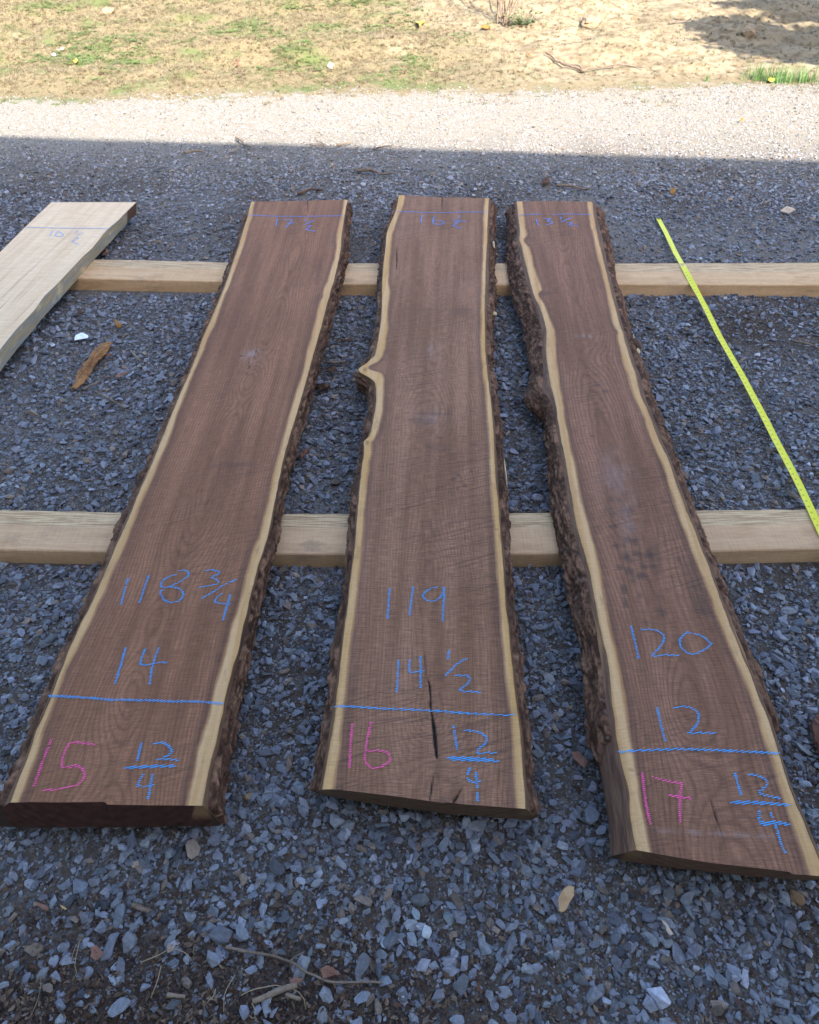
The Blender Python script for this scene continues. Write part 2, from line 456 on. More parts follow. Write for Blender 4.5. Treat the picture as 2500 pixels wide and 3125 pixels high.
def bank_grass():
    n = 90000
    x = rng.uniform(-5.6, 5.6, n); y = rng.uniform(5.7, 10.6, n)
    e = bank_edge(x)
    p = np.clip((y - e)/.35, 0, 1)**1.5*(1 - .80*sandy(x, y))*(.35 + .9*fbm(x*5, y*5, 83))
    p = np.maximum(p, (.02 + .25*np.clip((fbm(x*4, y*5, 85) - .55)*8, 0, 1))*np.clip((y - e + .6)/.6, 0, 1))
    k = rng.random(n) < p; x, y = x[k], y[k]; m = len(x)
    gr = green(x, y)
    s = rng.uniform(.018, .045, m)
    c1 = np.array([.225, .185, .11])*rng.uniform(.55, 1.25, m)[:, None]
    c2 = np.array([.12, .145, .05])*rng.uniform(.7, 1.2, m)[:, None]
    c3 = np.array([.12, .08, .045])*rng.uniform(.6, 1.1, m)[:, None]
    q = rng.random(m)
    c = np.where((q < .08 + .38*gr)[:, None], c2, np.where((q > .80)[:, None], c3, c1))
    scatter('dry_grass', np.stack([x, y, terrain(x, y) - .002], -1), np.stack([rng.normal(0, .2, m), rng.normal(0, .2, m), rng.uniform(0, 6.28, m)], -1),
            np.stack([s, s, s*rng.uniform(.4, .95, m)], -1), c, tufts, 'short dry tan grass covering the bank beyond the gravel')
    n = 40000
    x = rng.uniform(-5.6, 4.5, n); y = rng.uniform(5.9, 10.6, n)
    k = rng.random(n) < green(x, y)**2*.5*np.clip((y - bank_edge(x) - .1)/.3, 0, 1); x, y = x[k], y[k]; m = len(x)
    s = rng.uniform(.02, .045, m)
    c = np.array([.115, .165, .045])*rng.uniform(.6, 1.35, m)[:, None]
    scatter('clover', np.stack([x, y, terrain(x, y)], -1), np.stack([0*x, 0*x, rng.uniform(0, 6.28, m)], -1),
            np.stack([s, s, s*.7], -1), c, clovs, 'low bright green clover patches in the dry grass')
bank_grass()

# ------------------------------------------------------------------ wood materials
def wood_top(name, hb1, hb2, sap, sap2, scratch=.5, ringk=.5, saw=.5, rs=1.):
    k = M(name)
    wx, ws, sd, ring, st, cr = [k.attr(a) for a in ('wx', 'ws', 'sd', 'ring', 'stain', 'crack')]
    V = k.xyz(wx, ws, 0.)
    wob = k.noise(k.map(V, (14, 3, 1)), 1, 3)
    band = k.noise(k.map(V, (26, .9, 1)), 1, 3, .6)
    blot = k.noise(k.map(V, (5, 2.2, 1), loc=(3, 1, 0)), 1, 3, .55)
    hc = k.mix(k.rng(k.math('ADD', k.math('MULTIPLY', band, .6), k.math('MULTIPLY', blot, .4)), .36, .64), hb1, hb2)
    rc = k.math('SINE', k.math('ADD', k.math('MULTIPLY', ring, 6.283/(.0075*rs)), k.math('MULTIPLY', wob, 5.)))
    rl = k.math('POWER', k.math('MULTIPLY_ADD', rc, .5, .5), 3.)
    rf = k.math('MULTIPLY_ADD', k.math('MULTIPLY', rl, k.rng(blot, .35, .6, .35, 1.)), -ringk, 1.)
    fib = k.noise(k.map(V, (700, 22, 1)), 1, 2, .6)
    fib2 = k.noise(k.map(V, (180, 6, 1)), 1, 3, .6)
    sw = k.noise(k.map(V, (30, 420, 1)), 1, 3, .7)
    sw2 = k.noise(k.map(V, (4, 190, 1), rot=(0, 0, .03)), 1, 2, .6)
    f = k.math('MULTIPLY', k.rng(fib, .25, .75, 1 - .30, 1 + .26, 'LINEAR'), k.rng(sw, .25, .75, 1 - saw*.8, 1 + saw*.75, 'LINEAR'))
    f = k.math('MULTIPLY', f, k.rng(fib2, .25, .75, .92, 1.07, 'LINEAR'))
    f = k.math('MULTIPLY', f, k.rng(sw2, .3, .7, 1 - saw*.10, 1 + saw*.09, 'LINEAR'))
    # long slanting bandsaw scratches
    sc1 = k.noise(k.map(k.map(V, rot=(0, 0, .40)), (2.6, 150, 1)), 1, 2, .7)
    sc2 = k.noise(k.map(k.map(V, rot=(0, 0, .24)), (3.5, 210, 1)), 1, 2, .7)
    msk = k.rng(k.noise(k.map(V, (3, 2.0, 1), loc=(7, 2, 0)), 1, 2), .42, .62)
    sl = k.math('MULTIPLY', k.math('MAXIMUM', k.rng(sc1, .545, .63), k.rng(sc2, .56, .65)), k.math('MULTIPLY', msk, scratch))
    hc = k.mix(1., hc, k.grey(k.math('MULTIPLY', f, rf)), 'MULTIPLY')
    hc = k.mix(k.math('MULTIPLY', sl, .7), hc, (.035, .02, .016))
    # dark streak running beside the sapwood line
    dl = k.math('MULTIPLY', k.rng(sd, .0, .004), k.rng(sd, .022, .006))
    hc = k.mix(k.math('MULTIPLY', dl, .32), hc, (.05, .03, .024))
    sf = k.math('MULTIPLY', k.rng(fib, .25, .75, .9, 1.08, 'LINEAR'), k.rng(sw, .25, .75, 1 - saw*.3, 1 + saw*.25, 'LINEAR'))
    scx = k.mix(k.rng(k.noise(k.map(V, (60, 2, 1)), 1, 3), .35, .65), sap, sap2)
    scx = k.mix(1., scx, k.grey(sf), 'MULTIPLY')
    scx = k.mix(k.math('MULTIPLY', sl, .3), scx, (.2, .13, .07))
    scx = k.mix(k.rng(k.noise(k.map(V, (35, 11, 1), loc=(4, 4, 0)), 1, 4, .65), .56, .74, 0., .45), scx, (.20, .125, .075))
    e = k.math('ADD', sd, k.math('MULTIPLY', k.math('SUBTRACT', k.noise(k.map(V, (60, 9, 1)), 1, 4, .65), .5), .013))
    c = k.mix(k.rng(e, -.0075, .0025), scx, hc)
    warm = k.math('MULTIPLY', k.rng(e, -.007, -.001), k.rng(e, .003, .0))
    c = k.mix(k.math('MULTIPLY', warm, .3), c, (.30, .14, .055))
    c = k.mix(st, c, (.035, .026, .024))
    pale = k.attr('pale')
    c = k.mix(pale, c, (.30, .22, .20))
    c = k.mix(cr, c, (.008, .006, .005))
    hgt = k.math('ADD', k.math('MULTIPLY', sw, .8), k.math('ADD', k.math('MULTIPLY', fib, .5), k.math('MULTIPLY', sl, -1.)))
    return k.out(c, .78, k.bump(hgt, .55, .0009), .25)
SAP, SAP2 = (.45, .25, .10), (.53, .325, .155)
MAT_TOP = {
 'A': wood_top('walnut_face_plain', (.172, .074, .037), (.275, .123, .064), SAP, SAP2, .35, .25, .42),
 'B': wood_top('walnut_face_scratched', (.173, .079, .040), (.280, .138, .079), (.47, .26, .09), SAP2, 0.62, .19, .62),
 'C': wood_top('walnut_face_figured', (.163, .072, .038), (.262, .122, .070), SAP, SAP2, .5, .28, .50, 1.1)}
def wood_side(name, c1, c2, c3):
    k = M(name); ws, q, wx = k.attr('ws'), k.attr('q'), k.attr('wx')
    V = k.xyz(k.math('MULTIPLY', q, .08), ws, 0.)
    a = k.noise(k.map(V, (90, 7, 1)), 1, 4, .6); b = k.noise(k.map(V, (500, 30, 1)), 1, 3, .6); b2 = k.noise(k.map(V, (25, 3, 1)), 1, 2)
    c = k.mix(k.rng(a, .35, .65), c1, c2)
    c = k.mix(k.rng(b2, .55, .72), c, c3)
    c = k.mix(k.rng(q, .0, .07, .6, 0.), c, (.19, .10, .045))
    c = k.mix(1., c, k.grey(k.rng(b, .3, .7, .75, 1.2)), 'MULTIPLY')
    return k.out(c, .75, k.bump(k.math('ADD', a, b), .6, .0015))
MAT_SIDE = wood_side('walnut_edge', (.085, .044, .024), (.145, .078, .042), (.05, .026, .018))
MAT_SIDE_C = wood_side('walnut_edge_streaked', (.070, .032, .022), (.14, .074, .044), (.24, .135, .065))
def wood_end(name, heart, heart2, sap, leftcut=-9.):
    k = M(name); wx, q, sd, ring = k.attr('wx'), k.attr('q'), k.attr('sd'), k.attr('ring')
    V = k.xyz(wx, k.math('MULTIPLY', q, .076), 0.)
    n = k.noise(V, 45, 4, .6); f = k.noise(V, 600, 3, .6)
    arc = k.math('SINE', k.math('MULTIPLY', k.math('ADD', k.math('POWER', k.math('ABSOLUTE', wx), 2.), k.math('MULTIPLY', q, .02)), 900.))
    c = k.mix(k.rng(n, .3, .7), heart, heart2)
    c = k.mix(1., c, k.grey(k.rng(arc, -1., 1., .82, 1.1)), 'MULTIPLY')
    e = k.math('SUBTRACT', sd, k.math('MULTIPLY', k.math('SUBTRACT', q, .0), .022))
    e = k.math('ADD', e, k.math('MULTIPLY', k.math('SUBTRACT', n, .5), .012))
    sm = k.math('MULTIPLY', k.rng(e, -.014, -.020), k.math('MULTIPLY', k.rng(q, .75, .35), k.rng(wx, leftcut, leftcut + .01)))
    c = k.mix(sm, c, sap)
    c = k.mix(k.rng(sd, -.034, -.044), c, (.045, .026, .017))
    c = k.mix(1., c, k.grey(k.rng(f, .3, .7, .7, 1.25)), 'MULTIPLY')
    return k.out(c, .6, k.bump(f, .5, .001))
MAT_END = {'A': wood_end('walnut_end_wet', (.036, .013, .009), (.075, .028, .017), (.22, .12, .06), 0.),
           'B': wood_end('walnut_end_brown', (.095, .050, .028), (.14, .078, .042), (.15, .095, .045)),
           'C': wood_end('walnut_end_chestnut', (.11, .056, .030), (.16, .086, .046), (.17, .105, .05))}
k = M('walnut_bark'); bh = k.attr('bh'); p = k.geo()
n = k.noise(p, 90, 4, .65); n2 = k.noise(p, 14, 3)
c = k.mix(k.rng(bh, .15, .75), (.040, .018, .011), (.200, .104, .062))
c = k.mix(k.rng(n2, .5, .7, 0., .6), c, (.11, .06, .038))
c = k.mix(k.rng(k.noise(p, 40, 3), .62, .75, 0., .55), c, (.15, .115, .095))
c = k.mix(1., c, k.grey(k.rng(n, .3, .7, .65, 1.3)), 'MULTIPLY')
MAT_BARK = k.out(c, .92, k.bump(n, .9, .003), .15)
def chalk(name, c1):
    k = M(name); n = k.noise(k.geo(), 900, 2)
    return k.out(k.mix(k.rng(n, .3, .7), tuple(v*.72 for v in c1), c1), .95, None, .1)
BLUE = chalk('blue_lumber_crayon', (.07, .37, .76))
BLUE_THIN = chalk('faint_blue_lumber_crayon', (.12, .29, .70))
PALE_BLUE = chalk('pale_blue_lumber_crayon', (.28, .45, .72))
PINK = chalk('pink_lumber_crayon', (.95, .13, .36))

# ------------------------------------------------------------------ slabs
TH = 0.0765
ZB = ZT - TH
def smooth1(a, n):
    if n < 2: return a
    kx = np.arange(-n, n+1); kk = np.exp(-(kx/(n*.5))**2); kk /= kk.sum()
    return np.convolve(np.pad(a, n, mode='edge'), kk, 'valid')

class Slab:
    def __init__(s, rows, far, near, nearb, key, knots, cracks, stains, bark_l, bark_r, pales=(), sidemat=MAT_SIDE, seed=1):
        s.key = key; s.seed = seed
        pf = np.array([P(*p, ZT) for p in far]); pn = np.array([P(*p, ZT) for p in near]); pb = np.array([P(*p, ZB) for p in nearb])
        s.O = (pf[0, :2] + pf[-1, :2])/2
        e = (pn[0, :2] + pn[-1, :2])/2
        s.a = (e - s.O)/np.linalg.norm(e - s.O); s.b = np.array([-s.a[1], s.a[0]])
        s.curves = []
        for ci in range(6):
            pts = []
            for r, rr in rows:
                for row in rr:
                    if row[ci+1] is None: continue
                    z = ZT if 0 < ci < 5 else ZT - TH*.75
                    pts.append(s.loc(P(r, row[ci+1], row[0], z)))
            pts = np.array(sorted(pts)); s.curves.append(pts)
        s.ss = np.arange(-.1, 3.25, .004)
        cv = []
        for ci, p in enumerate(s.curves):
            t = np.interp(s.ss, p[:, 0], p[:, 1]); cv.append(smooth1(t, 4))
        s.BL, s.TL, s.HL, s.HR, s.TR, s.BR = cv
        s.BL = np.minimum(s.BL, s.TL - .012); s.BR = np.maximum(s.BR, s.TR + .010)
        wob = (fbm(s.ss*60, 0*s.ss, seed + 3) - .5)
        s.TL = s.TL + wob*.002; s.TR = s.TR - wob*.002
        q = lambda pts: np.array([s.loc(p) for p in pts])
        s.far, s.near, s.nearb = q(pf), q(pn), q(pb)
        for nm in ('far', 'near', 'nearb'):
            a = getattr(s, nm); setattr(s, nm, a[np.argsort(a[:, 1])])
        s.bark_l, s.bark_r = bark_l, bark_r
        s.knots = [(s.loc(P(r, x, y, ZT)), rad, amp) for r, x, y, rad, amp in knots]
        s.stains = [(s.loc(P(r, x, y, ZT)), ra, rs_, k_) for r, x, y, ra, rs_, k_ in stains]
        s.pales = [(s.loc(P(r, x, y, ZT)), ra, rs_, k_) for r, x, y, ra, rs_, k_ in pales]
        s.cracks = [([s.loc(P(r, x, y, ZT)) for x, y, _ in pts], [w_ for *_, w_ in pts]) for r, pts in cracks]
        s.side_mat = sidemat
    def loc(s, p):
        d = np.array(p[:2]) - s.O; return (float(d @ s.a), float(d @ s.b))
    def W(s, S_, T_, Z_):
        x = s.O[0] + S_*s.a[0] + T_*s.b[0]; y = s.O[1] + S_*s.a[1] + T_*s.b[1]
        return np.stack([x, y, Z_ + 0*x], -1)
    def cu(s, c, S_): return np.interp(S_, s.ss, c)
    def ends(s, T_, h):
        f = np.interp(T_, s.far[:, 1], s.far[:, 0])
        n = np.interp(T_, s.near[:, 1], s.near[:, 0])*(1 - h) + np.interp(T_, s.nearb[:, 1], s.nearb[:, 0])*h
        return f, n
    def side_t(s, S_, q, sg):     # wooden side under the bark
        T = s.cu(s.TL if sg < 0 else s.TR, S_); B = s.cu(s.BL if sg < 0 else s.BR, S_)
        ba = s.bark_l if sg < 0 else s.bark_r
        inset = .012*np.clip(np.minimum((S_ - ba[0])/.05, (ba[1] - S_)/.05), 0, 1)
        B = np.where(sg*(B - T) - inset > .002, B - sg*inset, T + sg*.002)
        f = np.clip(q/.78, 0, 1)**.85 - np.clip((q - .8)/.2, 0, 1)*.12
        ridge = (fbm(S_*18, q*3 + sg, s.seed + 40) - .5)*.006*np.clip(q*5, 0, 1)
        return T + (B - T)*f + sg*ridge
    def ring(s, S_, T_):
        tc = (vn(S_*1.1, 0*S_, s.seed + 50) - .5)*.07 + (s.cu(s.TL, S_) + s.cu(s.TR, S_))/2
        d = .012 + .10*fbm(S_*1.6, 0*S_, s.seed + 51, 2)**1.5
        r = np.sqrt((T_ - tc)**2 + d**2)
        r = r + .012*(fbm(S_*5, T_*16, s.seed + 52) - .5)
        for (ks, kt), rad, amp in s.knots:
            r = r + amp*np.exp(-(((S_ - ks)/1.6)**2 + (T_ - kt)**2)/rad**2)
        return r
    def build(s, name, label):
        root = empty(name, s.W(np.array([1.5]), np.array([0.]), np.array([ZB]))[0])
        s.root = root
        tag(root, label, 'wood slab', 'walnut slabs laid out on the two bearers')
        L = s.near[:, 0].max() - s.far[:, 0].min()
        R = int(L/.0032); Cc = 140
        u = np.linspace(0, 1, Cc)[None, :]; wv = np.linspace(0, 1, R)[:, None]
        S_ = s.far[0, 0] + (L)*wv + 0*u
        for _ in range(4):
            tl = s.cu(s.TL, S_); tr = s.cu(s.TR, S_)
            T_ = tl + (tr - tl)*u
            f, n = s.ends(T_, 0); S_ = f + (n - f)*wv
        sdv = np.minimum(T_ - s.cu(s.HL, S_), s.cu(s.HR, S_) - T_)
        z = np.full(S_.shape, ZT) + (fbm(S_*3, T_*6, s.seed + 60) - .5)*.0012
        edge = np.minimum(T_ - tl, tr - T_)
        z -= .0012*np.exp(-(edge/.003)**2)
        crack = np.zeros(S_.shape); stain = np.zeros(S_.shape); pale = np.zeros(S_.shape)
        jit = (fbm(S_*70, T_*70, s.seed + 61) - .5)
        for pts, ws in s.cracks:
            for (p0, p1, w0, w1) in zip(pts[:-1], pts[1:], ws[:-1], ws[1:]):
                p0 = np.array(p0); p1 = np.array(p1); d = p1 - p0; L2 = d @ d
                t = np.clip(((S_ - p0[0])*d[0] + (T_ - p0[1])*d[1])/L2, 0, 1)
                dd = np.hypot(S_ - p0[0] - t*d[0], T_ - p0[1] - t*d[1])
                wd = (w0 + (w1 - w0)*t)
                crack = np.maximum(crack, np.clip((wd*.5 + .0012 - dd + jit*.003)/.0022, 0, 1)*np.clip(wd/.0026, .25, 1))
        z -= crack*.006
        for (c0, c1), ra, rs_, k_ in s.stains:
            dd = np.hypot((S_ - c0)/rs_, (T_ - c1)/ra) + jit*.9
            stain = np.maximum(stain, .66*k_*np.clip((1.2 - dd)/.8, 0, 1))
        for (c0, c1), ra, rs_, k_ in s.pales:
            dd = np.hypot((S_ - c0)/rs_, (T_ - c1)/ra)
            pale = np.maximum(pale, k_*.75*np.exp(-dd**2)*np.clip(2.6*fbm(S_*30, T_*90, s.seed + 66, 4) - .7, 0, 1.3))
        ringv = s.ring(S_, T_)
        V = [s.W(S_, T_, z).reshape(-1, 3)]; Q = [gridq(R, Cc, flip=False)]; MI = [np.zeros(len(Q[0]), int)]
        AT = {'wx': [T_.ravel()], 'ws': [S_.ravel()], 'sd': [sdv.ravel()], 'ring': [ringv.ravel()], 'stain': [stain.ravel()],
              'pale': [np.clip(pale, 0, .8).ravel()], 'crack': [crack.ravel()], 'q': [0*S_.ravel()]}
        off = R*Cc
        def add(Vv, q4, mi, S2, T2, qv):
            nonlocal off
            V.append(Vv.reshape(-1, 3)); Q.append(q4 + off); MI.append(np.full(len(q4), mi)); off += S2.size
            sd2 = np.minimum(T2 - s.cu(s.HL, S2), s.cu(s.HR, S2) - T2)
            zz = np.zeros(S2.size)
            for kk, vv in (('wx', T2), ('ws', S2), ('sd', sd2), ('ring', s.ring(S2, T2)), ('q', qv + 0*T2)): AT[kk].append(vv.ravel())
            for kk in ('stain', 'crack', 'pale'): AT[kk].append(zz)
        # sides
        qs = np.array([0, .05, .12, .22, .35, .5, .65, .8, .92, 1.])[None, :]
        R2 = int(L/.008); w2 = np.linspace(0, 1, R2)[:, None]
        lows = {}
        for sg in (-1, 1):
            S2 = s.far[0, 0] + L*w2 + 0*qs
            for _ in range(5):
                T2 = s.side_t(S2, qs + 0*S2, sg); f, n = s.ends(T2, qs); S2 = f + (n - f)*w2
            q4 = gridq(R2, qs.size, flip=(sg < 0))
            add(s.W(S2, T2, ZT - TH*qs), q4, 1, S2, T2, qs)
            lows[sg] = (S2[:, -1], T2[:, -1])
        # bottom
        Sb = np.stack([lows[-1][0], lows[1][0]], 1); Tb = np.stack([lows[-1][1], lows[1][1]], 1)
        add(s.W(Sb, Tb, ZB), gridq(R2, 2, flip=True), 1, Sb, Tb, 1 + 0*Sb)
        # ends
        hq = np.linspace(0, 1, 16)[:, None]; uu = np.linspace(0, 1, 120)[None, :]
        for which in (0, 1):
            S3 = np.full((16, 120), (s.far if which == 0 else s.near)[:, 0].mean())
            for _ in range(5):
                tl3 = s.side_t(S3, hq + 0*uu, -1); tr3 = s.side_t(S3, hq + 0*uu, 1)
                T3 = tl3 + (tr3 - tl3)*uu; f, n = s.ends(T3, hq); S3 = f if which == 0 else n
            rough = (fbm(T3*60, hq*6, s.seed + 70) - .5)*.002*np.clip(hq*4, 0, 1)
            add(s.W(S3 + rough, T3, ZT - TH*hq), gridq(16, 120, flip=(which == 0)), 2, S3, T3, hq + 0*uu)
        V = np.concatenate(V); Q = np.concatenate(Q); MI = np.concatenate(MI)
        mesh_np('wood', V, Q, [MAT_TOP[s.key], s.side_mat, MAT_END[s.key]], MI, {a: np.concatenate(b) for a, b in AT.items()},
                parent=root, loc=tuple(root.location))
        for sg, rngs in ((-1, s.bark_l), (1, s.bark_r)): s.bark(sg, rngs)
        return root
    def bark(s, sg, br):
        a, b = br[0], br[1]
        L = b - a; R = int(L/.0035); M_ = 26
        sv = np.linspace(a, b, R)[:, None]
        q0 = .16 + .16*(fbm(sv*7, 0*sv, s.seed + 80 + sg) - .3) + (br[2] if len(br) > 2 else 0)
        q0 = np.clip(q0, .06, .6)
        v = np.linspace(0, 1, M_)[None, :]
        q = q0 + (1.0 - q0)*v
        # ragged ends where the bark has broken off
        jag = ((fbm(v*3.1 + 5, 0*v, s.seed + 81) - .5)*.10 + (fbm(v*11, 0*v, s.seed + 82) - .5)*.035)
        wend = np.clip((sv - (b - .16))/.16, 0, 1); wbeg = np.clip(((a + .16) - sv)/.16, 0, 1)
        # at the slab's own ends follow the cut, elsewhere be ragged
        Smax = s.near[:, 0].max()
        S_ = sv + 0*v
        T_ = s.side_t(S_, q, sg)
        if b > Smax - .05:
            f, n = s.ends(T_, q); S_ = S_ + wend*(n - b - .001)
        else: S_ = S_ + wend*jag
        f, n = s.ends(T_, q)
        if a < .05: S_ = S_ + wbeg*(f - a + .001)
        else: S_ = S_ + wbeg*jag
        T_ = s.side_t(S_, q, sg)
        Wd = np.abs(s.cu(s.BL if sg < 0 else s.BR, S_) - s.cu(s.TL if sg < 0 else s.TR, S_))
        arc = q*(TH + Wd)
        sw = S_ + .02*(fbm(S_*9, arc*25, s.seed + 83) - .5)
        f1 = 1 - np.abs(2*fbm(sw*11, (arc + sw*.22)*75, s.seed + 84, 3) - 1)*2.6
        f2 = 1 - np.abs(2*fbm(sw*13, (arc - sw*.30)*68, s.seed + 85, 3) - 1)*2.6
        fur = np.clip(np.maximum(f1, f2), 0, 1)                      # furrow network
        hgt = 1 - fur
        steps = np.floor(fbm(sw*20, arc*60, s.seed + 86, 3)*7)/7      # plates that flake off
        fine = fbm(sw*90, arc*260, s.seed + 87, 2)
        hh = .45*hgt + .35*steps + .2*fine
        d = .0035 + hh*.0125*(.7 + .6*fbm(S_*4, q, s.seed + 88))
        d = d + .0045*(vn(sw*170, arc*330, s.seed + 90) - .5) + .008*np.clip(vn(sw*45, arc*50, s.seed + 91) - .62, 0, 1)*3*(fbm(sw*9, arc*9, s.seed + 92) > .5)
        capm = np.ones((R, M_)); capm[:, 0] = 0; capm[:, -1] = 0; capm[0, :] = 0; capm[-1, :] = 0
        capm[:, 1] *= .8
        d = np.where(capm > 0, d*capm, -.002)
        Tn = T_ + sg*d*.9; Zn = ZT - TH*q + d*.35*(1 - q)
        V = s.W(S_, Tn, Zn)
        mesh_np('bark', V.reshape(-1, 3), gridq(R, M_, flip=(sg < 0)), MAT_BARK, None,
                {'bh': np.clip(hh*1.15 - .1, 0, 1).ravel()}, parent=s.root, loc=tuple(s.root.location))

def stroke_mesh(slab_root, name, strokes, mat, z, wid=.0066, label=None, pitch=.0036, thick=.0019, slant=.25, adir=(0, -1), dens=.93):
    """crayon strokes: the crayon only catches the ridges left by the saw, so every stroke is a ladder of short dashes"""
    V, Q = [], []
    a = np.array(adir); b = np.array([-a[1], a[0]])
    dd = b - a*slant*-1*0 - a*slant; dd /= np.linalg.norm(dd); nn = np.array([-dd[1], dd[0]])
    for st in strokes:
        wd = wid
        if isinstance(st, tuple) and isinstance(st[0], (int, float)): wd, st = st
        pts = np.array([p[:2] for p in st])
        # light smoothing by Catmull sampling
        dense = []
        for i in range(len(pts)-1):
            p0 = pts[max(i-1, 0)]; p1 = pts[i]; p2 = pts[i+1]; p3 = pts[min(i+2, len(pts)-1)]
            n = max(2, int(np.linalg.norm(p2-p1)/.003))
            for t in np.arange(n)/n:
                dense.append(.5*((2*p1) + (p2-p0)*t + (2*p0-5*p1+4*p2-p3)*t*t*.9 + (-p0+3*p1-3*p2+p3)*t**3) if np.linalg.norm(p2-p1) < .09 else p1 + (p2-p1)*t)
        dense.append(pts[-1]); dense = np.array(dense)
        seg = np.linalg.norm(np.diff(dense, axis=0), axis=1); cum = np.concatenate([[0], np.cumsum(seg)])
        tot = cum[-1]; n = max(2, int(tot/(pitch*.5)))
        for i in range(n):
            t = (i + random.uniform(-.2, .2))/max(n-1, 1)*tot; t = min(max(t, 0), tot)
            c = np.array([np.interp(t, cum, dense[:, 0]), np.interp(t, cum, dense[:, 1])])
            # snap to the nearest saw ridge
            k = np.dot(c, nn)/pitch; off = (round(k) - k)*pitch
            c = c + nn*off + dd*random.gauss(0, wd*.07)
            fade = float(vn(c[0]*55, c[1]*55, 99))
            if random.random() > dens*min(1., .62 + 1.1*fade): continue
            l = wd*.5*random.uniform(.65, 1.15); th = thick*.5*random.uniform(.6, 1.25)
            zz = z + random.uniform(0, .0003)
            o = len(V)
            V += [(*(c - dd*l), zz), (*(c - dd*l*.55 - nn*th), zz), (*(c + dd*l*.6 - nn*th*.8), zz), (*(c + dd*l), zz), (*(c + dd*l*.5 + nn*th), zz), (*(c - dd*l*.6 + nn*th*.9), zz)]
            Q.append((o, o+1, o+2, o+3, o+4, o+5))
    ob = mesh_py(name, V, Q, mat, slab_root, loc=tuple(slab_root.location))
    if label: ob['label'] = label
    return ob
def ST(r, *pts): return [P(r, x, y, ZT) for x, y in pts]
ZC = ZT + .0013

# ---- slab 15
A = Slab([('A1', [(95, None, 480, 515, 1290, 1325, 1368), (150, 452, 465, 503, 1285, 1312, 1365), (240, 435, 447, 490, 1262, 1297, 1358), (300, 395, 425, 465, 1248, 1288, 1355), (400, 360, 395, 440, 1228, 1272, 1345), (500, 325, 365, 410, 1225, 1268, 1348), (600, 285, 330, 375, 1205, 1250, 1340), (700, 252, 295, 335, 1175, 1228, 1310), (800, 222, 262, 305, 1145, 1205, 1285), (850, 205, 245, 285, 1120, 1185, 1280), (900, 180, 222, 260, 1106, 1172, 1270), (940, 165, 207, 245, 1112, 1165, 1255), (960, 155, 200, 238, 1088, 1155, 1245), (1000, 135, 182, 225, 1075, 1145, 1235), (1100, 100, 140, 190, 1050, 1120, 1200), (1200, 60, 95, 155, 1025, 1095, 1180), (1300, 20, 50, 100, 1000, 1065, 1150)]),
 ('A2', [(200, 553, 590, 640, 1545, 1610, 1690), (400, 465, 510, 550, 1500, 1555, 1650), (600, 370, 420, 472, 1435, 1500, 1590), (800, 295, 340, 395, 1375, 1440, 1530), (1000, 215, 258, 330, 1320, 1378, 1480), (1200, 120, 180, 240, 1265, 1325, 1430)]),
 ('A3', [(100, 468, 520, 590, None, None, 1800), (200, 410, 478, 545, 1635, 1700, 1790), (300, 382, 440, 500, 1610, 1680, 1765), (400, 330, 400, 465, 1585, 1660, 1745), (500, 285, 350, 425, 1565, 1640, 1740), (550, 258, 330, 410, 1550, 1630, 1725), (600, 238, 305, 388, 1520, 1610, 1715), (700, 200, 265, 340, 1485, 1580, 1690), (800, 160, 220, 290, 1460, 1545, 1650), (900, 115, 178, 248, 1430, 1520, 1635), (1000, 65, 135, 215, 1415, 1495, 1615), (1100, 20, 90, 165, 1385, 1470, 1590), (1200, -25, 45, 125, 1355, 1450, 1560)]),
 ('A4', [(0, 498, 530, 600, 1525, 1605, 1705), (100, 450, 488, 545, 1500, 1585, 1680), (200, 395, 440, 500, 1475, 1565, 1655), (300, 345, 405, 440, 1450, 1530, 1635), (400, 305, 365, 405, 1420, 1505, 1615), (500, 268, 330, 370, 1395, 1480, 1600), (600, 228, 290, 335, 1375, 1465, 1575), (700, 190, 240, 295, 1340, 1440, 1560), (800, 155, 210, 270, 1310, 1420, 1535), (900, 110, 175, 240, 1285, 1390, 1525), (1000, 65, 130, 190, 1265, 1370, 1505), (1100, 15, 95, 160, 1240, 1350, 1485), (1185, -15, 65, 130, 1225, 1335, 1465), (1290, -45, None, None, None, None, 1450)])],
 [('A1', 480, 100), ('A1', 900, 94), ('A1', 1325, 84)], [('A4', 60, 1185), ('A4', 200, 1182), ('A4', 400, 1184), ('A4', 690, 1181), ('A4', 708, 1199), ('A4', 1000, 1203), ('A4', 1335, 1205)],
 [('A4', -30, 1345), ('A4', 400, 1350), ('A4', 900, 1348), ('A4', 1380, 1338)], 'A',
 [('A2', 1080, 260, .05, .03), ('A2', 920, 660, .05, .02), ('A3', 640, 1260, .05, -.02), ('A4', 860, 430, .05, -.025), ('A4', 650, 1000, .06, .03)],
 [('A2', [(950, 252, .003), (985, 248, .002)]), ('A2', [(1108, 175, .0015), (1078, 262, .003)]), ('A2', [(1036, 270, .0015), (1034, 348, .002)]), ('A1', [(975, 95, .003), (975, 190, .001)]), ('A3', [(940, 868, .0015), (1005, 876, .001)])],
 [('A2', 1034, 350, .006, .012, .85), ('A2', 1018, 405, .008, .014, .75), ('A1', 1075, 700, .012, .12, .5), ('A1', 1060, 780, .01, .06, .4), ('A1', 1200, 420, .008, .12, .35), ('A2', 935, 1200, .045, .012, .45), ('A2', 790, 1215, .04, .010, .35), ('A2', 960, 570, .025, .02, .25), ('A4', 720, 545, .014, .006, .3), ('A4', 640, 575, .02, .006, .25), ('A4', 1180, 620, .012, .006, .25), ('A4', 1440, 235, .01, .012, .35), ('A1', 1060, 945, .01, .05, .5)],
 (.11, 9), (-.1, 9), pales=[('A2', 1070, 240, .03, .035, .7), ('A2', 1080, 290, .02, .02, .5)], seed=101)
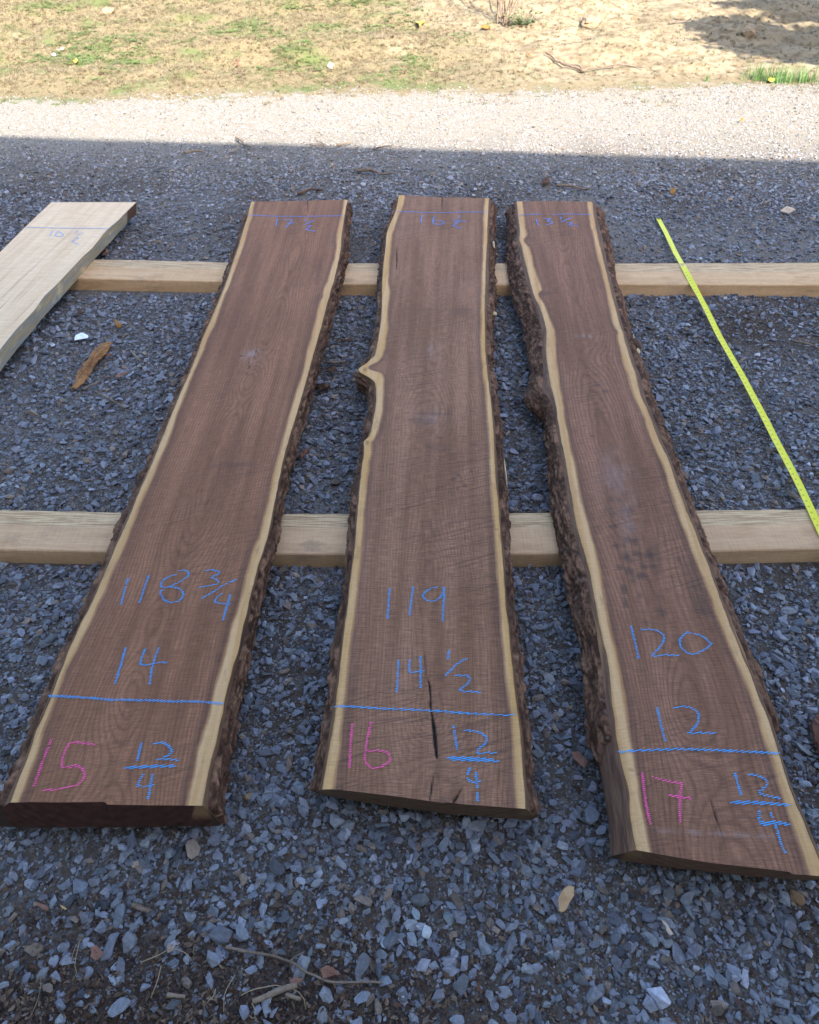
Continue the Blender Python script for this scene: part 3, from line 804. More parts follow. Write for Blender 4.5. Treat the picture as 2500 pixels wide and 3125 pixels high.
A.bark_l = (.12, A.near[:, 0].max()-.001); A.bark_r = (A.far[:, 0].min()+.002, A.near[:, 0].max()-.001)
rootA = A.build('walnut_slab', 'dark walnut slab with bark edges marked 15 in pink, leftmost of the three')
ad = A.a
def SM(sl, name, strokes, mat, **k): return stroke_mesh(sl.root, name, strokes, mat, ZC, adir=tuple(sl.a), **k)
TW = dict(wid=.0046, thick=.0042, pitch=.0026, slant=.1, dens=.98)
SM(A, 'far_chalk_line', [ST('A1', (455, 222), (545, 224), (700, 232), (900, 234), (1100, 230), (1290, 226))], BLUE_THIN, **TW)
SM(A, 'chalk_number', [ST('A1', (710, 255), (695, 315)), ST('A1', (765, 265), (835, 262), (820, 290), (780, 330)), ST('A1', (800, 298), (855, 290)),
   ST('A1', (968, 255), (950, 275)), ST('A1', (1030, 270), (950, 305)), ST('A1', (962, 320), (1003, 314), (985, 330), (960, 347), (1045, 362))], BLUE_THIN, label='small blue handwritten 17 1/2', **TW)
SM(A, 'chalk_number', [ST('A3', (408, 910), (385, 970), (365, 1060), (345, 1140)), ST('A3', (588, 892), (560, 960), (535, 1040), (505, 1120)),
   ST('A3', (848, 842), (890, 838), (930, 850), (935, 880), (900, 915), (840, 950), (775, 980), (720, 995)),
   ST('A3', (830, 878), (760, 895), (715, 925), (695, 965), (710, 990), (760, 985), (830, 990), (880, 1020), (890, 1060), (860, 1100), (800, 1118), (740, 1110), (710, 1075), (690, 1030), (712, 1015)),
   ST('A3', (1088, 840), (1150, 835), (1208, 855), (1180, 880), (1135, 900), (1170, 910), (1200, 940), (1165, 965), (1100, 975), (1035, 990)),
   ST('A3', (1355, 920), (1250, 965), (1150, 1030), (1060, 1080)), ST('A3', (1230, 1040), (1165, 1105), (1230, 1130), (1300, 1135)), ST('A3', (1300, 1050), (1285, 1120), (1260, 1200), (1240, 1275))], BLUE, label='blue handwritten 118 3/4')
SM(A, 'chalk_number', [ST('A4', (828, 168), (800, 270), (758, 405)), ST('A4', (955, 180), (925, 270), (975, 275), (1095, 262)), ST('A4', (1045, 168), (1010, 270), (985, 408))], BLUE, label='blue handwritten 14')
SM(A, 'near_chalk_line', [ST('A4', (330, 485), (440, 490), (580, 497), (740, 512), (800, 507), (880, 512), (1000, 515), (1150, 522), (1300, 523), (1455, 535))], BLUE, wid=.009, slant=.45)
SM(A, 'slab_number', [ST('A4', (338, 770), (290, 900), (225, 1078)), ST('A4', (620, 803), (540, 795), (460, 795), (405, 945), (490, 940), (550, 975), (555, 1020), (520, 1065), (430, 1090), (290, 1107))], PINK, label='pink handwritten 15', thick=.002)
SM(A, 'chalk_number', [ST('A4', (932, 795), (905, 915)), ST('A4', (1015, 797), (1075, 795), (1115, 820), (1130, 855), (1090, 885), (1035, 905), (1085, 900), (1170, 908)),
   (.011, ST('A4', (828, 960), (980, 952), (1145, 946))), (.011, ST('A4', (838, 954), (980, 947), (1135, 942))), ST('A4', (945, 1000), (905, 1078), (1010, 1065)), ST('A4', (1005, 1005), (990, 1090), (975, 1170))], BLUE, label='blue handwritten fraction 12 over 4')

# ---- slab 16
B = Slab([('B1', [(120, 545, 572, 640, 1480, 1528, 1560), (150, 532, 568, 635, 1480, 1525, 1595), (200, 515, 557, 625, 1475, 1522, 1605), (250, 500, 545, 605, 1470, 1520, 1608), (300, 495, 525, 580, 1467, 1517, 1608), (400, 450, 480, 545, 1465, 1512, 1600), (450, 415, 460, 530, 1467, 1510, 1595), (500, 395, 448, 508, 1465, 1510, 1590), (600, 385, 440, 500, 1462, 1508, 1598), (700, 375, 430, 492, 1460, 1500, 1600), (800, 365, 415, 482, 1455, 1495, 1595), (900, 355, 408, 473, 1450, 1492, 1600), (1000, 345, 402, 470, 1447, 1490, 1608), (1100, 338, 400, 490, 1445, 1487, 1618), (1200, 335, 400, 480, 1440, 1482, 1620), (1300, 340, 398, 465, 1440, 1482, 1620), (1400, 330, 390, 460, 1440, 1485, 1600)]),
 ('B2', [(0, 290, 345, 430, 1305, 1352, 1435), (100, 265, 330, 405, 1305, 1352, 1435), (200, 255, 310, 395, 1310, 1355, 1440), (260, 240, 300, 375, 1310, 1358, 1440), (300, 215, 250, 350, 1312, 1362, 1438), (330, 180, 225, 320, 1315, 1365, 1437), (355, 150, 190, 262, None, None, 1437), (380, 132, 145, 230, None, 1368, 1437), (400, 122, 132, 240, None, None, None), (430, 122, 155, 365, 1325, 1372, 1437), (455, 128, 205, 375, None, None, None), (480, 140, 250, 383, 1330, 1378, 1455), (520, 160, 298, 385, 1340, 1385, 1470), (570, 190, 305, 385, None, None, None), (600, 208, 308, 385, 1350, 1393, 1483), (700, 215, 308, 382, 1357, 1408, 1490), (800, 218, 295, 372, 1365, 1418, 1500), (900, 188, 275, 350, 1368, 1425, 1515), (1000, 175, 255, 325, 1380, 1435, 1525), (1040, 160, 235, 305, None, None, None), (1070, 148, 200, 290, 1385, 1438, 1530), (1095, 143, 182, 258, None, None, None), (1120, 140, 190, 268, 1390, 1440, 1530), (1200, 136, 190, 265, 1392, 1443, 1538), (1300, 122, 175, 245, 1395, 1447, 1548), (1400, 108, 162, 235, 1397, 1450, 1550)]),
 ('B3', [(0, 238, 292, 355, 1425, 1475, 1570), (100, 212, 280, 345, 1430, 1482, 1575), (200, 198, 272, 340, 1435, 1495, 1580), (300, 188, 265, 330, 1442, 1503, 1588), (400, 178, 255, 325, 1450, 1508, 1600), (500, 168, 247, 318, 1460, 1517, 1608), (600, 158, 240, 310, 1465, 1527, 1605), (700, 150, 230, 300, 1475, 1535, 1618), (800, 143, 215, 290, 1480, 1542, 1628), (900, 132, 203, 278, 1488, 1548, 1635), (1000, 120, 190, 270, 1498, 1555, 1645), (1100, 108, 178, 255, 1505, 1562, 1655), (1200, 80, 170, 245, 1512, 1570, 1660)]),
 ('B4', [(0, 265, 330, 390, 1350, 1405, 1480), (100, 250, 318, 375, 1360, 1415, 1480), (200, 232, 308, 360, 1370, 1422, 1495), (300, 220, 295, 352, 1380, 1435, 1505), (400, 210, 285, 345, 1390, 1445, 1510), (500, 195, 272, 338, 1400, 1455, 1525), (600, 175, 265, 325, 1415, 1470, 1545), (700, 155, 250, 310, 1425, 1482, 1560), (800, 135, 230, 300, 1430, 1490, 1570), (900, 122, 213, 290, 1440, 1497, 1580), (1000, 112, 195, 275, 1445, 1505, 1583), (1090, 108, 182, 262, 1450, 1512, 1585), (1230, 100, None, None, 1460, 1520, 1588)])],
 [('B1', 580, 84), ('B1', 1030, 112), ('B1', 1525, 118)], [('B4', 165, 1098), ('B4', 260, 1098), ('B4', 400, 1112), ('B4', 700, 1148), ('B4', 850, 1170), ('B4', 975, 1187), ('B4', 1000, 1183), ('B4', 1100, 1195), ('B4', 1520, 1227)],
 [('B4', 110, 1120), ('B4', 300, 1155), ('B4', 500, 1192), ('B4', 1000, 1258), ('B4', 1500, 1298)], 'B',
 [('B2', 200, 400, .03, .02), ('B1', 890, 1630, .06, .03), ('B2', 850, 1090, .06, .03), ('B4', 940, 1020, .055, .04), ('B4', 900, 650, .04, -.02), ('B2', 750, 250, .06, .02), ('B3', 900, 800, .05, -.02)],
 [('B4', [(865, 360, .0012), (885, 400, .003), (893, 480, .0035), (893, 560, .0025), (905, 620, .005), (918, 700, .0078), (925, 800, .0062), (935, 888, .003)]),
  ('B4', [(922, 985, .001), (905, 1060, .0022), (888, 1165, .0022)]), ('B4', [(1098, 1090, .0015), (1065, 1150, .0035), (1040, 1185, .002)]),
  ('B1', [(1035, 118, .004), (1028, 250, .0015)]), ('B1', [(552, 640, .0012), (558, 770, .0045), (552, 870, .0015)]), ('B4', [(850, 200, .0008), (862, 350, .0012)])],
 [('B2', 200, 400, .008, .018, .75), ('B2', 220, 1098, .006, .01, .7), ('B1', 1230, 1320, .05, .035, .4), ('B1', 900, 1300, .07, .014, .3), ('B1', 1240, 1290, .05, .012, .45), ('B2', 850, 825, .07, .008, .55), ('B2', 730, 880, .05, .008, .5), ('B2', 770, 910, .04, .008, .45), ('B2', 900, 1140, .04, .03, .3), ('B2', 1235, 1115, .018, .010, .55),
  ('B2', 1095, 1410, .006, .008, .8), ('B2', 1043, 1452, .007, .016, .7), ('B2', 1218, 1372, .005, .010, .65), ('B2', 1158, 1515, .008, .010, .75), ('B2', 1088, 1542, .005, .010, .7), ('B4', 945, 960, .02, .02, .3), ('B4', 985, 1170, .012, .008, .6), ('B4', 960, 360, .014, .008, .5), ('B4', 1410, 888, .006, .006, .5), ('B3', 1487, 477, .008, .004, .6), ('B2', 915, 1052, .01, .006, .5)],
 (0, 9), (0, 9), pales=[('B2', 830, 210, .03, .05, .3), ('B2', 830, 860, .05, .05, .25)], seed=202)
B.bark_l = (B.far[:, 0].min()+.002, B.near[:, 0].max()-.001); B.bark_r = B.bark_l
rootB = B.build('walnut_slab', 'middle walnut slab marked 16 in pink, with a knot bump on its left edge and a dark split')
SM(B, 'far_chalk_line', [ST('B1', (540, 260), (700, 265), (850, 272), (1000, 275), (1200, 270), (1500, 266))], BLUE_THIN, **TW)
SM(B, 'chalk_number', [ST('B1', (828, 298), (812, 350), (820, 380)), ST('B1', (950, 315), (935, 360), (945, 390), (1000, 400), (1050, 385), (1040, 368), (990, 362), (940, 368)),
   ST('B1', (1210, 300), (1205, 330)), ST('B1', (1145, 350), (1290, 368)), ST('B1', (1155, 372), (1215, 370), (1150, 408), (1235, 438))], BLUE_THIN, label='small blue handwritten 16 1/2', **TW)
SM(B, 'chalk_number', [ST('B3', (545, 998), (535, 1110), (525, 1260)), ST('B3', (752, 982), (738, 1080), (718, 1222)),
   ST('B3', (975, 978), (900, 1000), (850, 1035), (835, 1065), (870, 1100), (930, 1105), (980, 1080), (1010, 1040), (1020, 1000), (1010, 985)), ST('B3', (1020, 985), (1022, 1060), (1015, 1180), (1008, 1295))], BLUE, label='blue handwritten 119')
SM(B, 'chalk_number', [ST('B4', (682, 250), (672, 460)), ST('B4', (758, 245), (755, 325), (850, 315)), ST('B4', (828, 225), (828, 320), (828, 425)), ST('B4', (1015, 185), (1005, 245)), ST('B4', (1128, 238), (1060, 280), (995, 350)),
   ST('B4', (1058, 355), (1110, 348), (1150, 362), (1140, 400), (1095, 435), (1100, 455), (1160, 455), (1220, 465))], BLUE, label='blue handwritten 14 1/2')
SM(B, 'near_chalk_line', [ST('B4', (270, 552), (390, 556), (540, 566), (680, 573), (850, 578), (1000, 590), (1150, 600), (1300, 608), (1440, 612))], BLUE, wid=.011, slant=.2)
SM(B, 'slab_number', [ST('B4', (378, 670), (368, 800), (360, 958)), ST('B4', (505, 655), (475, 780), (462, 880), (470, 930), (510, 958), (570, 948), (620, 920), (628, 890), (600, 855), (540, 845), (470, 848))], PINK, label='pink handwritten 16', thick=.002)
SM(B, 'chalk_number', [ST('B4', (1045, 685), (1068, 838)), ST('B4', (1115, 715), (1180, 715), (1240, 740), (1262, 770), (1240, 810), (1200, 840)), ST('B4', (1200, 862), (1325, 858)),
   (.011, ST('B4', (1010, 895), (1150, 898), (1345, 917))), (.011, ST('B4', (1040, 903), (1150, 908), (1320, 914))), (.011, ST('B4', (1040, 891), (1150, 893), (1300, 906))),
   ST('B4', (1155, 955), (1135, 1000), (1140, 1030), (1170, 1050), (1215, 1050)), ST('B4', (1190, 980), (1200, 1080), (1203, 1178))], BLUE, label='blue handwritten fraction 12 over 4')

# ---- slab 17
Cs = Slab([('C1', [(115, 195, 262, 330, 1005, 1060, 1105), (150, 170, 268, 335, 1008, 1068, 1130), (200, 155, 275, 340, 1015, 1070, 1170), (250, 150, 280, 343, 1020, 1075, 1190), (300, 150, 285, 348, 1030, 1085, 1200), (400, 150, 298, 362, 1048, 1103, 1225), (460, 150, 300, 382, 1065, 1118, 1245), (490, None, 295, 372, None, None, None), (515, 148, 293, 345, 1078, 1128, 1262), (540, 148, 298, 345, None, None, None), (580, 145, 318, 375, 1088, 1142, 1280), (600, 145, 325, 400, 1092, 1148, 1285), (700, 148, 342, 430, 1115, 1172, 1290), (800, 155, 370, 450, 1140, 1195, 1308), (900, 170, 393, 485, 1168, 1222, 1322), (1000, 190, 418, 525, 1190, 1245, 1345), (1050, 200, 432, 537, None, None, None), (1085, 205, 440, 500, None, None, None), (1110, 207, 450, 502, 1218, 1272, 1398), (1170, 230, 478, 540, None, None, None), (1200, 235, 498, 560, 1230, 1300, 1425), (1300, 265, 535, 600, 1255, 1325, 1445), (1400, 310, 565, 640, 1275, 1350, 1462), (1460, 318, 576, 658, 1300, 1368, 1472)]),
 ('C2', [(20, 262, 485, 557, 1100, 1150, 1240), (40, 268, 485, 558, 1112, 1158, 1245), (60, 275, 483, 560, 1100, 1162, 1250), (100, 285, 482, 565, 1105, 1170, 1262), (200, 300, 480, 570, 1130, 1200, 1300), (300, 318, 488, 575, 1150, 1228, 1335), (400, 343, 505, 590, 1190, 1268, 1385), (440, 330, 510, None, None, None, None), (500, 312, 520, 600, 1210, 1285, 1405), (550, 288, None, None, None, None, None), (600, 268, 548, 625, 1245, 1315, 1435), (640, 265, None, None, None, None, None), (700, 318, 570, 640, 1295, 1365, 1475), (750, 375, None, None, None, None, None), (800, 440, 582, 650, 1340, 1400, 1525), (900, 455, 598, 672, 1370, 1440, 1555), (1000, 462, 615, 692, 1405, 1478, 1595), (1100, 474, 640, 712, 1450, 1530, 1625), (1200, 478, 655, 740, 1500, 1575, 1665), (1300, 475, 672, 760, 1530, 1605, 1690)]),
 ('C3', [(100, 193, 372, 448, 1170, 1245, 1335), (200, 203, 390, 468, 1205, 1290, 1375), (300, 212, 405, 495, 1240, 1320, 1400), (400, 230, 425, 525, 1275, 1365, 1445), (500, 252, 450, 550, 1315, 1405, 1490), (600, 272, 480, 580, 1350, 1440, 1530), (700, 302, 510, 605, 1385, 1485, 1560), (800, 322, 535, 625, 1430, 1520, 1600), (900, 338, 555, 640, 1470, 1555, 1630), (1000, 350, 570, 658, 1510, 1590, 1665), (1100, 367, 592, 678, 1535, 1630, 1715)]),
 ('C4', [(0, 98, 275, 345, 1065, 1135, 1208), (100, 130, 300, 370, 1105, 1180, 1252), (200, 145, 325, 398, 1150, 1215, 1292), (300, 152, 345, 418, 1195, 1260, 1337), (400, 160, 352, 430, 1240, 1300, 1377), (500, 172, 358, 450, 1275, 1335, 1402), (600, 178, 372, 465, 1310, 1380, 1440), (640, 180, 380, 470, 1325, 1400, 1440), (700, 185, 385, 478, 1335, 1415, 1435), (760, 200, 392, None, None, None, 1450), (800, 232, 400, 495, 1370, 1445, 1462), (830, 262, None, None, None, None, None), (900, 278, 420, 515, 1410, 1475, 1488), (1000, 298, 445, 530, 1440, 1505, 1520), (1100, 315, 475, 545, 1465, 1540, 1557), (1200, 328, 478, 555, 1500, 1580, 1597), (1300, 342, 485, 580, 1535, 1625, 1642), (1400, 352, 500, 600, 1570, 1665, 1682), (1490, 358, 520, 620, 1600, 1705, 1720), (1600, 362, 540, 640, 1635, 1745, 1760)])],
 [('C1', 262, 118), ('C1', 660, 113), ('C1', 1060, 122)], [('C4', 520, 1497), ('C4', 700, 1530), ('C4', 1000, 1580), ('C4', 1200, 1602), ('C4', 1530, 1640), ('C4', 1545, 1655), ('C4', 1780, 1672)],
 [('C4', 360, 1552), ('C4', 500, 1578), ('C4', 900, 1630), ('C4', 1300, 1672), ('C4', 1760, 1705)], 'C',
 [('C1', 390, 520, .04, .03), ('C1', 590, 1090, .045, .03), ('C2', 900, 270, .06, .02), ('C3', 850, 500, .05, .02), ('C4', 820, 400, .06, -.025), ('C4', 1030, 1080, .06, .03), ('C4', 830, 650, .05, -.02)],
 [('C4', [(1017, 1180, .0012), (1040, 1260, .0022), (1075, 1360, .0018), (1118, 1510, .0014)]), ('C2', [(875, 950, .002), (900, 956, .001)])],
 [('C1', 410, 510, .02, .03, .5), ('C1', 580, 1085, .03, .02, .5), ('C1', 560, 1100, .012, .012, .7), ('C3', 838, 285, .016, .016, .6), ('C3', 705, 200, .012, .014, .5), ('C3', 690, 290, .02, .03, .35), ('C3', 780, 205, .01, .012, .5), ('C3', 720, 415, .012, .012, .6), ('C3', 865, 430, .008, .01, .6), ('C3', 835, 520, .013, .014, .8), ('C3', 885, 540, .012, .014, .75), ('C3', 745, 568, .009, .011, .7), ('C3', 805, 570, .007, .008, .6), ('C3', 910, 630, .014, .012, .75), ('C3', 1020, 645, .019, .018, .75), ('C3', 830, 665, .012, .020, .85), ('C3', 858, 685, .010, .014, .8), ('C3', 775, 745, .013, .013, .7), ('C3', 975, 740, .010, .010, .7), ('C3', 1050, 740, .010, .009, .7), ('C3', 857, 785, .014, .017, .85), ('C3', 948, 815, .016, .013, .85), ('C3', 878, 855, .010, .009, .6), ('C3', 810, 920, .009, .018, .8), ('C3', 825, 1040, .008, .016, .75), ('C3', 1130, 215, .014, .006, .6), ('C3', 1110, 1110, .012, .016, .6), ('C3', 940, 970, .008, .010, .6), ('C3', 980, 1200, .010, .012, .6), ('C3', 1105, 985, .012, .008, .5), ('C3', 1390, 900, .018, .035, .5), ('C3', 1430, 1050, .022, .05, .5), ('C3', 1350, 800, .015, .05, .4), ('C3', 1255, 690, .006, .014, .6), ('C2', 915, 505, .012, .014, .5), ('C2', 997, 555, .012, .014, .6), ('C2', 955, 628, .009, .006, .6), ('C2', 918, 665, .010, .012, .5), ('C4', 620, 770, .012, .012, .35), ('C4', 905, 1310, .008, .008, .4), ('C4', 1190, 1180, .05, .006, .3), ('C4', 1060, 1275, .10, .003, .3), ('C4', 490, 970, .006, .003, .6)],
 (0, 9), (0, 9), pales=[('C2', 1080, 1330, .05, .12, .4), ('C3', 830, 320, .03, .12, .35), ('C4', 1000, 1385, .12, .004, .5), ('C4', 1250, 1405, .08, .003, .5), ('C1', 1040, 1540, .05, .01, .5), ('C2', 850, 70, .04, .01, .5)], sidemat=MAT_SIDE_C, seed=303)
sl0 = Cs.far[:, 0].min()+.002
cl = Cs.loc(P('C4', 320, 835, ZB + .03))[0]; crr = Cs.loc(P('C4', 1420, 650, ZB + .03))[0]
Cs.bark_l = (sl0, cl, -.05); Cs.bark_r = (sl0, crr)
rootC = Cs.build('walnut_slab', 'right walnut slab marked 17 in pink, with thick bark broken off near its front end')
SM(Cs, 'far_chalk_line', [ST('C1', (290, 265), (350, 262), (520, 256)), ST('C1', (640, 262), (800, 254), (1060, 261))], BLUE_THIN, **TW)
SM(Cs, 'chalk_number', [ST('C1', (468, 310), (495, 372)), ST('C1', (550, 305), (620, 302), (585, 328), (640, 335), (625, 355), (580, 368)), ST('C1', (735, 285), (732, 310)), ST('C1', (840, 292), (780, 318), (735, 338)),
   ST('C1', (790, 345), (850, 345), (815, 370), (870, 375), (912, 384))], BLUE_THIN, label='small blue handwritten 13 1/2', **TW)
SM(Cs, 'chalk_number', [ST('C4', (487, 28), (505, 100), (535, 235)), ST('C4', (555, 48), (630, 48), (685, 72), (705, 105), (680, 160), (635, 205), (640, 222), (720, 215), (800, 222)),
   ST('C4', (865, 62), (825, 90), (808, 125), (820, 170), (860, 202), (905, 207), (970, 180), (1015, 142)), ST('C4', (1015, 142), (980, 108), (930, 82), (865, 70))], BLUE, label='blue handwritten 120')
SM(Cs, 'chalk_number', [ST('C4', (658, 560), (680, 660), (712, 778)), ST('C4', (765, 562), (840, 555), (905, 575), (932, 610), (920, 670), (865, 732)), (.0085, ST('C4', (865, 730), (950, 728), (1042, 730)))], BLUE, label='blue handwritten 12')
SM(Cs, 'near_chalk_line', [ST('C4', (412, 853), (520, 845), (700, 838), (800, 835), (950, 838), (1100, 845), (1300, 855), (1455, 863))], BLUE, wid=.012, slant=.3)
SM(Cs, 'slab_number', [ST('C4', (560, 990), (575, 1130), (590, 1220), (613, 1322)), ST('C4', (625, 1018), (720, 1045), (825, 1060)), ST('C4', (825, 1060), (812, 1120), (808, 1200), (812, 1315)), (.008, ST('C4', (740, 1140), (875, 1158)))], PINK, label='pink handwritten 17', thick=.002)
SM(Cs, 'chalk_number', [ST('C4', (1170, 998), (1190, 1070), (1218, 1145)), ST('C4', (1255, 1000), (1320, 1010), (1370, 1035), (1380, 1070), (1330, 1115), (1360, 1135), (1465, 1158)),
   (.011, ST('C4', (1145, 1183), (1320, 1185), (1530, 1207))), (.011, ST('C4', (1160, 1188), (1320, 1192), (1500, 1200))), (.008, ST('C4', (1330, 1245), (1340, 1325), (1440, 1322), (1525, 1335))), (.011, ST('C4', (1345, 1318), (1440, 1315), (1520, 1328))), ST('C4', (1405, 1255), (1440, 1340), (1465, 1430), (1500, 1515))], BLUE, label='blue handwritten fraction 12 over 4')

# ------------------------------------------------------------------ bearers
def oak(name, c1, c2, c3, light=None):
    k = M(name); ws, wx, q = k.attr('ws'), k.attr('wx'), k.attr('q')
    V = k.xyz(ws, wx, q)
    a = k.noise(k.map(V, (1.5, 38, 30)), 1, 4, .6, .4); f = k.noise(k.map(V, (30, 700, 500)), 1, 2); b = k.noise(k.map(V, (7, 20, 20)), 1, 3)
    sw = k.noise(k.map(V, (380, 14, 14)), 1, 2)
    c = k.mix(k.rng(a, .35, .65), c1, c2); c = k.mix(k.rng(b, .5, .75), c, c3)
    if light is not None:
        e = k.math('ADD', wx, k.math('MULTIPLY', k.math('SUBTRACT', k.noise(k.map(V, (2.5, 20, 1)), 1, 4, .65), .5), .05))
        m = k.rng(e, light, light + .012)
        rough = k.noise(k.map(V, (8, 180, 1)), 1, 3, .7)
        c = k.mix(m, c, k.mix(k.rng(rough, .42, .62), (.58, .41, .235), (.34, .21, .105)))
    c = k.mix(1., c, k.grey(k.math('MULTIPLY', k.rng(f, .25, .75, .87, 1.1), k.rng(sw, .25, .75, .93, 1.06))), 'MULTIPLY')
    c = k.mix(k.rng(k.noise(k.map(V, (5, 9, 9), loc=(3, 0, 0)), 1, 5, .7), .55, .75, 0., .55), c, (.20, .14, .09))
    c = k.mix(k.rng(k.vor(k.xyz(ws, wx, 0.), 19), .035, .02, 0., .8), c, (.07, .05, .035))
    return k.out(c, .8, k.bump(k.math('ADD', a, k.math('ADD', f, sw)), .35, .001))
def bearer(name, back, top, bot, mat, label, z1=.0475):
    """back/top/bot: image points of rear top edge, front top edge and front foot"""
    pb = np.array([at(x, y, z1) for x, y in back]); pt = np.array([at(x, y, z1) for x, y in top]); pf = np.array([at(x, y, 0.0) for x, y in bot])
    x = np.linspace(pt[0, 0], pt[-1, 0], 500)
    yb = np.interp(x, pb[:, 0], pb[:, 1]); yt = np.interp(x, pt[:, 0], pt[:, 1])
    yb, yt = smooth1(yb, 60), smooth1(yt, 60)
    yb = yb + (fbm(x*14, 0*x, 7) - .5)*.006; yt = yt + (fbm(x*9, 0*x, 8) - .5)*.0015
    yf = yt - .003
    # cross-section: front foot, front face, front arris, top, rear arris, rear foot
    n = 14
    us = np.linspace(0, 1, n)
    prof = [(yf, 0 - .012, 0), (yf + .0003, .02, 0)]
    prof += [(yf + .0008, z1 - .004, 0), (yt + .0002, z1 - .0008, 0)]
    for u_ in us: prof.append((yt + .003 + (yb - yt - .008)*u_, z1, u_))
    prof += [(yb - .001, z1 - .002, 1), (yb + .002, z1 - .008, 1), (yb + .004, -.012, 1)]
    Vv = np.stack([np.stack([x, y_, z_ + 0*x + (fbm(x*20, 0*x + z_*90 + i, 9) - .5)*.0012], -1) for i, (y_, z_, _) in enumerate(prof)], 1)
    Rr, Kk = Vv.shape[:2]
    wx = Vv[..., 1] - yt[:, None]
    qd = gridq(Rr, Kk, flip=True)
    capv = np.concatenate([Vv[0], Vv[-1]]); o = Rr*Kk
    o_ = mesh_np(name, Vv.reshape(-1, 3), qd[:, ::-1] if False else qd, mat, None,
        {'ws': Vv[..., 0].ravel(), 'wx': wx.ravel(), 'q': Vv[..., 2].ravel()}, smooth=False, loc=(float(x.mean()), float(yt.mean()), 0))
    bm = bmesh.new(); bm.from_mesh(o_.data)
    ed = [e for e in bm.edges if e.is_boundary]
    bmesh.ops.holes_fill(bm, edges=ed, sides=0)
    bmesh.ops.recalc_face_normals(bm, faces=bm.faces); bm.to_mesh(o_.data); bm.free()
    return tag(o_, label, 'timber', 'timber bearers under the slabs')
bearer('timber_bearer', [(-500, 774), (0, 786), (290, 789), (695, 800), (1066, 803), (1450, 801), (1880, 803), (2500, 800), (3200, 797)],
       [(-500, 838), (0, 844), (239, 848), (677, 858), (1066, 866), (1450, 867), (1891, 867), (2500, 869), (3200, 871)],
       [(-500, 872), (0, 878), (2500, 905), (3200, 905)],
       oak('far_bearer_wood', (.52, .32, .16), (.60, .38, .21), (.46, .27, .13), .105), 'far light oak bearer with a pale stripe along its rear edge', .048)
bearer('timber_bearer', [(-400, 1548), (0, 1555), (384, 1562), (1100, 1567), (1700, 1563), (2130, 1556), (2500, 1552), (3000, 1549)],
       [(-400, 1671), (0, 1674), (322, 1682), (1100, 1690), (1690, 1687), (2180, 1680), (2500, 1672), (3000, 1664)],
       [(-400, 1710), (3000, 1710)],
       oak('near_bearer_wood', (.50, .305, .165), (.57, .36, .20), (.45, .265, .135), .088), 'near light oak bearer lying across the gravel in front', .047)

# ------------------------------------------------------------------ pale maple slab at the left
k = M('maple_face'); p = k.obj()
V = k.map(p, (1, 1, 1), rot=(0, 0, 0))
wx, ws, sd = k.attr('wx'), k.attr('ws'), k.attr('sd')
V = k.xyz(wx, ws, 0.)
a = k.noise(k.map(V, (22, 1.2, 1)), 1, 4, .6); f = k.noise(k.map(V, (600, 25, 1)), 1, 2); sw = k.noise(k.map(V, (10, 330, 1), rot=(0, 0, .1)), 1, 2)
c = k.mix(k.rng(a, .35, .65), (.65, .45, .27), (.73, .53, .335))
c = k.mix(k.rng(k.noise(k.map(V, (60, 1.6, 1), loc=(2, 5, 0)), 1, 3), .6, .74, 0., .7), c, (.42, .24, .15))
c = k.mix(k.rng(k.noise(k.map(V, (120, 1.2, 1), loc=(9, 3, 0)), 1, 2), .7, .76, 0., .7), c, (.33, .10, .06))
c = k.mix(1., c, k.grey(k.math('MULTIPLY', k.rng(f, .25, .75, .93, 1.05), k.rng(sw, .25, .75, .84, 1.1))), 'MULTIPLY')
MAT_MAPLE = k.out(c, .8, k.bump(k.math('ADD', f, sw), .4, .0008))
k = M('maple_edge'); ws, q = k.attr('ws'), k.attr('q')
V = k.xyz(k.math('MULTIPLY', q, .08), ws, 0.)
a = k.noise(k.map(V, (40, 5, 1)), 1, 4, .6); f = k.noise(k.map(V, (300, 12, 1)), 1, 3, .6)
c = k.mix(k.rng(a, .38, .6), (.36, .26, .14), (.25, .23, .20)); c = k.mix(k.rng(k.noise(V, 9, 3), .55, .7), c, (.50, .38, .22))
c = k.mix(k.rng(ws, .13, .10), c, (.10, .05, .03))
c = k.mix(1., c, k.grey(k.rng(f, .25, .75, .72, 1.2)), 'MULTIPLY')
MAT_MAPLE_EDGE = k.out(c, .8, k.bump(f, .6, .002))
